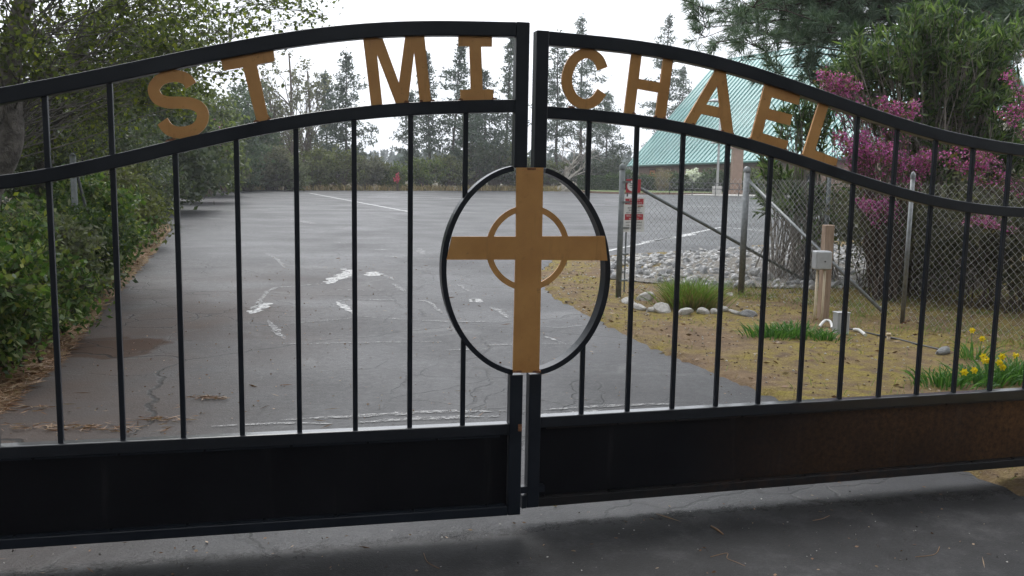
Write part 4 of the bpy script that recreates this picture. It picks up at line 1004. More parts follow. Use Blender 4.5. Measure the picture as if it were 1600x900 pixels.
# bushy oak mass left of the lot
for i, (px, y, d, wd, lab, mk) in enumerate([(388, 128, 66, 2.2, 'rounded oak standing right of the letter S and below the letter T', 'bluegreen'), (350, 138, 60, 2.6, 'dense dark oak at the left end of the far lot edge', 'bluegreen'), (305, 135, 50, 2.6, 'big dark evergreen oak behind the letter S', 'oak'), (255, 118, 40, 3.2, 'tall dark oak rising above the left hedge', 'oak'), (205, 125, 31, 3.2, 'shaggy oak closing the left side behind the shrubs', 'dark')]):
    h = hpx(px, y, d)
    crown_plant('oak_tree', lab, 'oak', far_at(px, d), [(0, 0, 0), (.15, 0, h*.2), (-.1, .1, h*.5), (.1, 0, h*.8)], .22, [((0, 0, h*.60), (wd, wd, h*.38)), ((wd*.3, -.3, h*.3), (wd*.8, wd*.8, h*.26)), ((-wd*.4, 0, h*.35), (wd*.8, wd*.8, h*.3))], 120, 34, .8, .22, .12, M[mk], M['bark'], 230+i, 'oaks closing the left side', lowfrac=.15, limb=.5)
# brush row along the far lot edge
rsB = np.random.RandomState(9)
BR = [(300, 218, 52, 'greyshrub', 'grey brush left of the far lot edge beside the left hedge'), (345, 232, 58, 'greyshrub', 'grey brush under the small pink redbud'), (385, 240, 62, 'greyshrub', 'grey brush behind the fourth picket from the left'), (425, 228, 64, 'greyshrub', 'tall grey brush below the letter T'),
      (455, 250, 64, 'palehedge', 'small pale flowering bush in the grey brush'), (492, 232, 68, 'olive', 'rounded olive bush below the arch rail, left'), (530, 236, 69, 'olive', 'broad olive bush left of the far gap'), (572, 246, 71, 'greyshrub', 'low grey bush at the left side of the far gap'),
      (612, 256, 72, 'olivegreen', 'light green bush at the right side of the far gap'), (662, 246, 74, 'olivegreen', 'bright green rounded bush right of the far gap'), (700, 238, 76, 'olive', 'olive bush under the pointed pine'), (735, 226, 78, 'dark', 'dark bush left of the oval bar'), (772, 222, 79, 'dark', 'dark blue-green bush seen through the top of the oval'), (800, 232, 80, 'olive', 'bush behind the upper left of the cross'),
      (912, 245, 92, 'dark', 'dark bush behind the trimmed hedge'), (950, 246, 94, 'dark', 'dark shrub right behind the fence post, beyond the hedge'), (856, 250, 86, 'olive', 'olive bush behind the pale bare tree'),
      (405, 196, 76, 'greyshrub', 'tall grey thicket under the foot of the letter T'), (478, 212, 82, 'greyshrub', 'tall grey thicket left of the full pine'), (745, 214, 92, 'dark', 'tall dark thicket behind the upper left of the oval')]
for i, (px, y, d, mk, lab) in enumerate(BR):
    h = hpx(px, y, d)*1.06; r_ = h*.68
    crown_plant('brush', lab, 'bush', far_at(px, d), [(0, 0, 0), (0, 0, h*.5)], .05, [((0, 0, h*.52), (r_, r_*.8, h*.47))], 66, 20, .5, .19, .11, M[mk], M['twig'], 300+i, 'bushes along the far lot edge', stems=6, shell=.2)
# dry grass fringe
rs = np.random.RandomState(12); B = []
for (a, b) in zip(FAR_EDGE[:4], FAR_EDGE[1:5]):
    a = np.array(a); b = np.array(b)
    for _ in range(700): q = a+(b-a)*rs.uniform(); nrm = norm(np.array([-(b-a)[1], (b-a)[0]])); B.append(tuple(q+nrm*rs.uniform(.1, 2.2))+(-.04,))
B = np.array(B); Dg = np.column_stack([rs.normal(size=len(B))*.3, rs.normal(size=len(B))*.3, np.ones(len(B))])
tagit(obj('dry_grass', blade_mesh('dry_grass', B, Dg, .6, .05, .6, rs), M['drygrass']), 'fringe of dry grass along the far edge of the lot', 'grass', kind='stuff')

# redbuds
def redbud(name, label, base, trunk, blobs, ncl, seed, per=24, cl=.115, bl=.024):
    return crown_plant(name, label, 'redbud', base, trunk, .035, blobs, ncl, per, cl, bl, bl*.8, M['redbud'], M['twig'], seed, 'redbuds in blossom', stems=3, twigs=6, parts=('branches', 'blossom'), extra=(M['budleaf'], .16, 'young_leaves', .045, .03), limb=.5)
def relpx(base, px, py, d): q = P(px, py, d); return tuple(q-np.array(base))
b = (4.75, 11.35, 0)
redbud('redbud_tree', 'magenta redbud in blossom above the fence right of the letter L', b, [(0, 0, 0), (0, 0, 1)], [(relpx(b, 1322, 135, 11.2), (.26, .2, .11)), (relpx(b, 1295, 118, 11.2), (.12, .15, .06)), (relpx(b, 1405, 168, 11.0), (.30, .2, .08)), (relpx(b, 1320, 220, 10.9), (.28, .2, .08)), (relpx(b, 1370, 238, 10.8), (.30, .2, .08)), (relpx(b, 1425, 245, 10.8), (.25, .25, .05)), (relpx(b, 1360, 320, 10.9), (.3, .2, .06))], 48, 400)
b = (6.6, 10.3, 0)
redbud('redbud_tree', 'second magenta redbud at the right edge behind the fence', b, [(0, 0, 0), (0, 0, 1)], [(relpx(b, 1600, 120, 10), (.15, .3, .3)), (relpx(b, 1590, 170, 10), (.2, .2, .1)), (relpx(b, 1520, 245, 9.9), (.36, .3, .11)), (relpx(b, 1530, 345, 9.7), (.3, .2, .05))], 17, 401)
b = tuple(P(325, 300, 48)[:2])+(0,)
redbud('redbud_tree', 'small distant magenta redbud below the letter S', b, [(0, 0, 0), (0, 0, 1)], [(relpx(b, 335, 200, 48), (.5, .5, .35)), (relpx(b, 335, 233, 48), (.45, .5, .3)), (relpx(b, 318, 255, 48), (.45, .5, .35))], 30, 402, 12, .4, .11)
b = tuple(P(622, 297, 70)[:2])+(0,)
crown_plant('pink_bush', 'small pink flowering bush in the far gap below the letter M', 'bush', b, [(0, 0, 0), (0, 0, .5)], .02, [((0, 0, .95), (.22, .2, .4))], 9, 5, .2, .12, .09, M['pink'], M['twig'], 403, stems=3)

# near oak on the left: leaning grey trunk, limbs reaching over the drive
b = (-5.25, 8.9, 0)
ob = crown_plant('oak_tree', 'leaning grey-trunked oak at the far left with limbs over the gate', 'oak', b, [(.15, 0, -.1), (.0, 0, .6), (-.02, .1, 1.2), (.25, .1, 1.75), (.3, .1, 2.6), (.6, .2, 3.6), (1.2, .3, 4.6)], .165,
    [((.3, .6, 3.1), (1.5, 1.6, .8)), ((1.4, 2.0, 3.1), (1.1, 1.4, .6)), ((-.6, 0, 2.5), (1.3, 1.5, .5)), ((.6, 2.6, 2.7), (1.0, 1.4, .6)), ((.6, 1, 4.1), (1.8, 2.0, .6))], 150, 15, .34, .062, .036, M['oak'], M['bark'], 500, 'oaks closing the left side', twigs=6, lowfrac=.42, limb=.2, extra=(M['oakyoung'], .3, 'young_leaves', .06, .036))
# a fork of the trunk
MB().tube(list(catmull([(.0, .1, 1.15), (-.35, .2, 1.7), (-.7, .3, 2.4), (-1.2, .4, 3.2)], 5)), [.12]*5+[.10]*5+[.07]*6, 8, cap=False).build('limb', M['bark'], ob)
# overhanging twigs top left
b = (-7.0, 13.2, 0)
crown_plant('oak_tree', 'oak with thin twigs overhanging the sky left of the letter T', 'oak', b, [(0, 0, 0), (.1, 0, 1.2), (.3, 0, 2.5), (1.2, 0, 3.8), (2.2, -.2, 4.6)], .17,
    [(relpx(b, 150, 70, 12.5), (1.1, 1.4, .7)), (relpx(b, 270, 75, 12.8), (.55, 1, .45)), (relpx(b, 310, 15, 12.5), (.55, .8, .3)), (relpx(b, 420, 8, 12), (.7, .6, .18)), (relpx(b, 480, 25, 12), (.25, .5, .1)), (relpx(b, 90, 180, 13), (1.2, 1.6, .7)), (relpx(b, 290, 130, 13.2), (.3, .6, .4))], 150, 12, .32, .06, .034, M['oak'], M['bark'], 501, 'oaks closing the left side', twigs=6, lowfrac=.4, limb=.22, extra=(M['oakyoung'], .3, 'young_leaves', .06, .036))
b = (-8.6, 17.5, 0)
crown_plant('oak_tree', 'dense small-leaved oak behind the left shrubs', 'oak', b, [(0, 0, 0), (.1, 0, 1.2), (.3, 0, 2.5), (.3, 0, 3.8)], .17,
    [((.1, 0, 2.3), (1.7, 2, 1.2)), ((.3, 0, 1.5), (1.5, 1.6, .8)), ((-1.4, 0, 2.1), (2, 1.6, 1.2))], 150, 26, .5, .085, .05, M['dark'], M['bark'], 502, 'oaks closing the left side', twigs=5, lowfrac=.3, limb=.4)
b = (-9.6, 12.6, 0)
crown_plant('oak_tree', 'dark oak thicket behind the leaning trunk at the far left', 'oak', b, [(0, 0, 0), (.1, 0, 1.2), (.3, 0, 2.5), (.3, 0, 3.8)], .15,
    [((0, 0, 1.9), (2.6, 1.8, 1.1)), ((.8, 0, 1.2), (2.4, 1.6, 1.0))], 150, 26, .5, .08, .05, M['dark'], M['bark'], 503, 'oaks closing the left side', twigs=5, lowfrac=.2, limb=.4)
# left shrub bank
SH = [(-3.95, 6.3, 1.05, .62, 'lowshrub', 'leafy green shrub at the lower left edge beside the gate'), (-4.3, 7.55, 1.1, .66, 'lowshrub', 'second leafy shrub of the left bank, behind the first picket'), (-4.7, 8.8, 1.0, .62, 'palehedge', 'pale-leaved shrub in the middle of the left bank'),
      (-5.08, 9.9, 1.05, .72, 'hedge', 'bright green shrub of the left bank left of the second picket'), (-5.65, 11.4, 1.05, .8, 'hedge', 'green shrub of the left bank with yellow flowers near it'), (-6.7, 13.7, 1.3, .95, 'lowshrub', 'dark green shrub toward the far end of the left bank'), (-7.7, 16.6, 1.7, 1.15, 'olive', 'olive shrub at the far end of the left bank'), (-8.9, 19.5, 2.1, 1.4, 'dark', 'tall dark shrub overhanging the far left edge of the drive'), (-10.4, 23.5, 2.6, 1.8, 'dark', 'big dark shrub at the narrowing end of the left bank'),
      (-4.9, 6.0, 1.2, .7, 'lowshrub', 'shrub at the very left edge below the oak trunk'), (-6.2, 8.3, 1.35, .9, 'dark', 'dark shrub round the foot of the oak trunk')]
for i, (x, y, h, r_, mk, lab) in enumerate(SH):
    big = y < 12
    crown_plant('shrub', lab, 'shrub', (x, y, zgl(x, y)), [(0, 0, 0), (0, 0, h*.4)], .016, [((0, 0, h*.5), (r_, r_, h*.48)), ((0, 0, h*.24), (r_*1.05, r_*1.05, h*.22))], 130, 24 if big else 28, .2 if big else .34, .058 if big else .085, .030 if big else .045, M[mk], M['twig'], 520+i, 'shrubs of the left bank', stems=6, twigs=6, shell=.1, extra=(M['oakyoung'], .07, 'young_leaves', .05, .03))

# pale bare tree beyond the oval
b = far_at(878, 84); h = hpx(878, 178, 84)
def bare_tree():
    rs = np.random.RandomState(77); root = empty('bare_tree', b, 0, 'pale bare tree with a white trunk seen right of the cross top', 'tree'); w = MB(); tw = MB()
    def grow(p, d, L, r, lv):
        n = 5; pts = [p]; dd = d
        for i in range(n): dd = norm(dd+rs.normal(size=3)*.16+np.array([0, 0, .05])); pts.append(pts[-1]+dd*L/n)
        (w if lv < 3 else tw).tube(pts, [max(.022, r*(1-.45*i/n)) for i in range(n+1)], 6 if lv < 2 else 3, cap=False)
        if lv >= 4: return
        for k in range((3, 4, 4, 3)[lv]):
            i = rs.randint(2, n+1); a = norm(dd+rs.normal(size=3)*.75+np.array([0, 0, .12])); grow(pts[i], a, L*rs.uniform(.6, .9), r*.58, lv+1)
    grow(np.array([0, 0, -.05]), np.array([.1, 0, 1.]), h*.33, .24, 0)
    w.build('trunk', M['barkpale'], root); tw.build('twigs', M['twiggrey'], root)
bare_tree()
# church planting
def box_hedge():
    rs = np.random.RandomState(31); a = far_at(902, 82); root = empty('trimmed_hedge', a, -.1, 'long trimmed green hedge at the edge of the grass island', 'hedge')
    L, D_, h_ = 3.9, 1.3, 1.35; n = 9000; C = np.stack([rs.uniform(0, L, n), rs.uniform(-D_/2, D_/2, n), rs.uniform(.1, h_, n)+.05*np.sin(rs.uniform(0, 9, n))], 1)
    k = rs.randint(3, size=n); C[k == 0, 2] = h_+rs.normal(size=(k == 0).sum())*.04; C[k == 1, 1] = -D_/2+rs.normal(size=(k == 1).sum())*.05
    obj('foliage', leaf_mesh('foliage', C, .11, .07, rs), M['hedge'], root); w = MB()
    for i in range(8): w.tube([(L*(i+.5)/8, 0, -.1), (L*(i+.5)/8+.1, 0, .9)], [.04, .015], 4, cap=False)
    w.build('stems', M['twig'], root)
box_hedge()
for i, (px, y, d, mk, rr_, lab) in enumerate([(975, 264, 86, 'hedge', 1.3, 'round green shrub beside the red sign, before the church wall'), (1010, 272, 86, 'hedge', 1.2, 'green shrub under the church eave, left of the tan bush'), (1058, 268, 85, 'hedge', 1.3, 'green shrub right of the tan bush before the church'), (1082, 264, 85, 'white', .8, 'white blossoming bush before the church wall'), (1105, 262, 84, 'hedge', 1.3, 'dense green shrub behind the lamp post'), (1130, 262, 84, 'hedge', 1.2, 'green shrub between lamp post and stucco column'), (1190, 262, 78, 'olivegreen', 1.6, 'yellow-green shrub right of the stucco column'), (1225, 258, 76, 'olivegreen', 1.6, 'bright green shrub below the letters E and L')]):
    hh = hpx(px, y, d); crown_plant('shrub', lab, 'shrub', far_at(px, d), [(0, 0, 0), (0, 0, .5)], .04, [((0, 0, hh*.52), (rr_*1.45, rr_*1.2, hh*.47)), ((0, 0, hh*.3), (rr_*1.5, rr_, hh*.28))], 110, 24, .4, .16, .10, M[mk] if mk != 'white' else M['white'], M['twig'], 600+i, 'shrubs along the church', stems=5, shell=.1)
hh = hpx(1034, 262, 83)
crown_plant('shrub', 'tan leafless bush before the church wall', 'shrub', far_at(1034, 83), [(0, 0, 0), (0, 0, .5)], .03, [((0, 0, hh*.55), (.9, .9, hh*.45))], 60, 7, .4, .12, .03, M['drygrass'], M['twiggrey'], 620, 'shrubs along the church', stems=6, twigs=7)

# big near pine at the right
def near_pine():
    rs = np.random.RandomState(61); p0 = P(1452, 300, 16.5); root = empty('pine_tree', (p0[0], p0[1], 0), 0, 'big long-needled pine filling the top right corner', 'pine')
    w = MB(); T = catmull([(0, 0, -.1), (.05, 0, 1.5), (-.05, 0, 3.2), (.1, 0, 5.2), (.05, 0, 8)], 6); w.tube(list(T), [.19*(1-.6*i/(len(T)-1)) for i in range(len(T))], 10, cap=False)
    C = []; D = []
    tg = []
    for _ in range(72):
        px, py = rs.uniform(1090, 1660), rs.uniform(-60, 95)
        lim = 95-.10*abs(px-1240) if px < 1330 else 110
        if py > lim: continue
        if px < 1180 and py > 60+ (px-1090)*.3: continue
        tg.append((px, py))
    tg += [(1110, 15), (1100, 38), (1130, 55), (1150, 20), (1180, 70), (1160, 88), (1200, 45), (1230, 100), (1215, 120), (1260, 130), (1290, 60), (1560, 100), (1590, 60), (1545, 20)]
    for (px, py) in tg:
        d = 16.5+rs.uniform(-2.6, 1.8); q = P(px, py, d)-np.array([p0[0], p0[1], 0]); s = np.array([0, 0, np.clip(q[2]+rs.uniform(-.6, .5), 2.4, 7)])
        m = (s+q)/2+np.array([rs.normal()*.2, rs.normal()*.2, .25+rs.normal()*.15]); path = bez(s, m, q, 7)+np.vstack([np.zeros((1, 3)), rs.normal(size=(6, 3))*.05])
        w.tube(list(path), [.026, .022, .018, .015, .012, .009, .006], 4, cap=False)
        for k in range(15):
            i = rs.randint(3, 7); st = path[i]; e = st+norm(rs.normal(size=3)+norm(q-s)*.8+np.array([0, 0, .35]))*rs.uniform(.18, .55); w.tube([st, (st+e)/2+rs.normal(size=3)*.03, e], [.009, .007, .004], 3, cap=False)
            for u in (.55, .8, 1.0): C.append(st+(e-st)*u); D.append(norm(e-st))
    w.build('trunk', M['barkpine'], root); C = np.array(C); D = np.array(D)
    Cn, Dn = tufts(C, D, 34, .18, rs, .7); obj('crown', leaf_mesh('crown', Cn, .19, .0095, rs, Dn), M['needle'], root)
near_pine()
# oleander
def oleander(label, b, blobs, ncl, seed):
    rs = np.random.RandomState(seed); root = empty('oleander', b, 0, label, 'oleander', 'oleanders behind the fence'); w = MB(); C = []; D = []
    vol = np.array([r[0]*r[2] for c, r in blobs]); vol = vol/vol.sum()
    for k in range(ncl):
        c, r = blobs[rs.choice(len(blobs), p=vol)]; q = np.array(c)+norm(rs.normal(size=3))*np.array(r)*rs.uniform(.1, 1)**.5
        s = np.array([rs.normal()*.28+q[0]*.25, rs.normal()*.2, 0]); m = s*.45+q*.55+np.array([0, 0, .3]); path = bez(s, m, q, 6)
        w.tube(list(path), [.011, .010, .009, .007, .005, .0035], 4, cap=False); dr = norm(path[-1]-path[-2]+np.array([0, 0, .1]))
        for j in range(3):
            e = q if j == 0 else q+norm(rs.normal(size=3)+np.array([0, 0, .7]))*rs.uniform(.1, .28)
            if j: w.tube([path[4], e], [.006, .003], 3, cap=False)
            dd = norm(e-path[4]); nl = rs.randint(8, 13)
            for a in range(nl):
                u = rs.uniform(-.26, .02); ld = norm(rs.normal(size=3)+dd*1.1); C.append(e+dd*u+ld*.055); D.append(ld)
    w.build('stems', M['twiggrey'], root); obj('crown', leaf_mesh('crown', np.array(C), .165, .030, rs, np.array(D)), M['oleander'], root)
b = (6.0, 12.6, 0); f = lambda px, py, d=12.4: relpx(b, px, py, d)
oleander('tall green oleander rising behind the magenta redbud', b, [(f(1400, 90), (.65, .5, .42)), (f(1490, 110), (.8, .6, .6)), (f(1340, 95), (.40, .4, .35)), (f(1320, 130), (.3, .3, .3)), (f(1540, 170), (.6, .6, .6)), (f(1450, 40), (.55, .5, .3)), (f(1400, 190), (.5, .5, .4)), (f(1560, 70), (.4, .5, .4)), (f(1480, 250), (.6, .5, .5)), (f(1580, 260), (.4, .4, .6))], 430, 700)
b = (4.25, 13.3, 0)
oleander('smaller oleander behind the letters E and L', b, [(f(1245, 180, 13.2), (.32, .4, .3)), (f(1270, 215, 13.2), (.35, .4, .4)), (f(1190, 255, 13.2), (.22, .3, .28)), (f(1290, 170, 13.2), (.25, .3, .3)), (f(1230, 300, 13.2), (.55, .4, .3)), (f(1290, 330, 13.2), (.5, .4, .5))], 95, 701)
# dark twiggy thicket behind the fence
for i, (x, y, h, r_, mk, lab) in enumerate([(5.1, 11.9, 1.6, .9, 'greyshrub', 'grey twiggy thicket behind the wooden post'), (6.0, 10.9, 1.7, 1.0, 'greyshrub', 'grey twiggy thicket right of the middle fence post'), (6.9, 9.7, 1.7, 1.0, 'olive', 'olive thicket behind the fence at the right edge'), (6.2, 13.6, 2.0, 1.3, 'dark', 'dark thicket under the oleander'), (7.9, 12.0, 2.6, 1.5, 'dark', 'tall dark thicket at the right edge behind the second redbud'), (7.4, 8.2, 1.5, .9, 'greyshrub', 'grey twiggy thicket at the right edge low behind the fence'), (9.5, 15.5, 4.2, 2.4, 'dark', 'big dark bush closing the right edge')]):
    crown_plant('thicket', lab, 'thicket', (x, y, zg(x, y)), [(0, 0, 0), (0, 0, .6)], .016, [((0, 0, h*.55), (r_, r_, h*.45))], 64, 18, .3, .075, .034, M[mk], M['twig'], 720+i, 'thickets behind the fence', stems=8, twigs=6, shell=.1, limb=.55)

# ------------------------------------------------------------------ small plants on the verge
def tuft_plant(name, label, cat, px, py, n, r_, L, wd, bend, mats, seed, group=None, flowers=0, fm=None):
    rs = np.random.RandomState(seed); g_ = G(px, py); root = empty(name, (g_[0], g_[1], zg(g_[0], g_[1])-.01), 0, label, cat, group)
    for j, (pn, mk, fr, ls) in enumerate(mats):
        k = int(n*fr); B = np.column_stack([rs.normal(size=k)*r_, rs.normal(size=k)*r_*.8, np.zeros(k)]); D_ = np.column_stack([B[:, 0]*.8/r_*.4+rs.normal(size=k)*.15, B[:, 1]*.4/r_+rs.normal(size=k)*.15, np.ones(k)])
        obj(pn, blade_mesh(pn, B, D_, L*ls, wd, bend, rs), M[mk], root)
    for k in range(flowers):
        x, y = rs.normal()*r_*1.1, rs.normal()*r_; z = L*rs.uniform(.75, 1.25); f_ = MB()
        MB().tube([(x*.7, y*.7, 0), (x, y, z)], .003, 4, cap=False).build('stalk', M['daffleaf'], root)
        yaw = rs.uniform(-.8, .8)-1.57; fx, fy = math.cos(yaw), math.sin(yaw); c = np.array([x, y, z]); fw = norm(np.array([fx, fy, .25])); s1 = norm(np.cross(fw, [0, 0, 1])); s2 = np.cross(s1, fw)
        for a in range(6):
            an = a*math.pi/3; dd = math.cos(an)*s1+math.sin(an)*s2; pp = np.cross(fw, dd); f_.add([c, c+dd*.017+pp*.010, c+dd*.031-fw*.004, c+dd*.017-pp*.010], [(0, 1, 2, 3)])
        f_.tube([c, c+fw*.012, c+fw*.026], [.006, .010, .014], 8, cap=False); f_.build('flower', M[fm], root)
    return root
tuft_plant('grass_tussock', 'tall grass tussock, green above and straw-brown below, inside the stone border', 'grass', 1080, 482, 1500, .13, .39, .006, .5, [('blades', 'grass', .5, 1), ('dry_blades', 'drygrass', .6, .72)], 800)
tuft_plant('daffodil_clump', 'green leaf clump without flowers left of the wooden post', 'plant', 1200, 528, 170, .11, .17, .011, .7, [('leaves', 'daffleaf', 1, 1)], 801, 'daffodil clumps')
tuft_plant('daffodil_clump', 'green leaf clump just before the wooden post', 'plant', 1240, 527, 170, .11, .17, .011, .7, [('leaves', 'daffleaf', 1, 1)], 802, 'daffodil clumps')
tuft_plant('daffodil_clump', 'small green leaf clump before the grey ground box', 'plant', 1288, 531, 110, .09, .13, .010, .7, [('leaves', 'daffleaf', 1, 1)], 803, 'daffodil clumps')
tuft_plant('daffodil_clump', 'leaf clump with a single yellow daffodil, leftmost of the daffodils', 'plant', 1475, 607, 170, .10, .16, .011, .7, [('leaves', 'daffleaf', 1, 1)], 804, 'daffodil clumps', 1, 'yellow')
tuft_plant('daffodil_clump', 'leaf clump with yellow daffodils second from the right edge', 'plant', 1535, 602, 170, .10, .19, .011, .7, [('leaves', 'daffleaf', 1, 1)], 805, 'daffodil clumps', 3, 'yellow')
tuft_plant('daffodil_clump', 'leaf clump with many yellow daffodils at the right edge', 'plant', 1585, 600, 170, .10, .22, .011, .7, [('leaves', 'daffleaf', 1, 1)], 806, 'daffodil clumps', 5, 'yellow')
tuft_plant('daffodil_clump', 'small leaf clump with two daffodils below the fence', 'plant', 1520, 562, 60, .06, .20, .009, .7, [('leaves', 'daffleaf', 1, 1)], 807, 'daffodil clumps', 2, 'yellow')
def left_flowers():
    rs = np.random.RandomState(55)
    for i, (px, py, m, h_, lab) in enumerate([(170, 335, 'yellow', .35, 'yellow flower highest in the left bank'), (195, 372, 'yellow', .22, 'yellow flower beside the second picket of the left leaf'), (163, 386, 'yellow', .25, 'yellow flower left of the second picket in the green bank'), (205, 398, 'yellow', .15, 'lowest yellow flower of the left bank near the asphalt edge'), (238, 357, 'white', .2, 'right of the two white daffodils by the left asphalt edge'), (225, 364, 'white', .18, 'left of the two white daffodils by the left asphalt edge')]):
        d = [12, 15.5, 13, 14.2, 19.6, 18.6][i]; p = P(px, py, d); root = empty('flower', (p[0], p[1], 0), 0, lab, 'flower', 'flowers of the left bank')
        z = p[2]; MB().tube([(0, 0, 0), (.01, 0, z)], .002, 4, cap=False).build('stalk', M['daffleaf'], root); f_ = MB(); c = np.array([0.01, 0, z]); fw = norm(np.array([.3, -1, .3])); s1 = norm(np.cross(fw, [0, 0, 1])); s2 = np.cross(s1, fw); s = .8 if m == 'yellow' else 1.5
        for a in range(6):
            dd = math.cos(a*1.0472)*s1+math.sin(a*1.0472)*s2; pp = np.cross(fw, dd); f_.add([c, c+(dd*.022+pp*.014)*s, c+dd*.042*s, c+(dd*.022-pp*.014)*s], [(0, 1, 2, 3)])
        f_.build('petals', M[m], root)
left_flowers()
# short grass on the verge, thicker by the fence
def verge_grass():
    rs = np.random.RandomState(21); B = []
    cand = np.column_stack([rs.uniform(.8, 7.5, 170000), rs.uniform(4, 14, 170000)]); x, y = cand[:, 0], cand[:, 1]
    fy = 11.72-(x-3.02)*1.85; d = (y-fy)/2.1
    dens = .9*np.exp(-(d/.45)**2)*(y < 12.5)+.35*(d > .2)*(y < 13)+.05+.25*np.exp(-(((x-2.1)/.8)**2+((y-10.6)/.5)**2))
    dens *= np.clip(vnoise(x*2.2, y*2.2, 9)*.9+.45, 0, 1)
    ok = (rs.uniform(size=len(x)) < dens*.55) & ~in_poly(x+.0, y, LEFT_EDGE+FAR_EDGE+RIGHT_EDGE); c = cand[ok]; B = np.column_stack([c, zr(c[:, 0], c[:, 1])-.004]); n = len(B)
    D_ = np.column_stack([rs.normal(size=n)*.5, rs.normal(size=n)*.5, np.ones(n)]); k = rs.uniform(size=n) < .55
    tagit(obj('verge_grass', blade_mesh('verge_grass', B[k], D_[k], .085, .004, .8, rs), M['grass']), 'short green grass scattered over the right verge and fence line', 'grass', kind='stuff')
    tagit(obj('withered_grass', blade_mesh('withered_grass', B[~k], D_[~k], .095, .004, .9, rs), M['drygrass']), 'withered straw-coloured grass scattered over the right verge', 'grass', kind='stuff')
verge_grass()
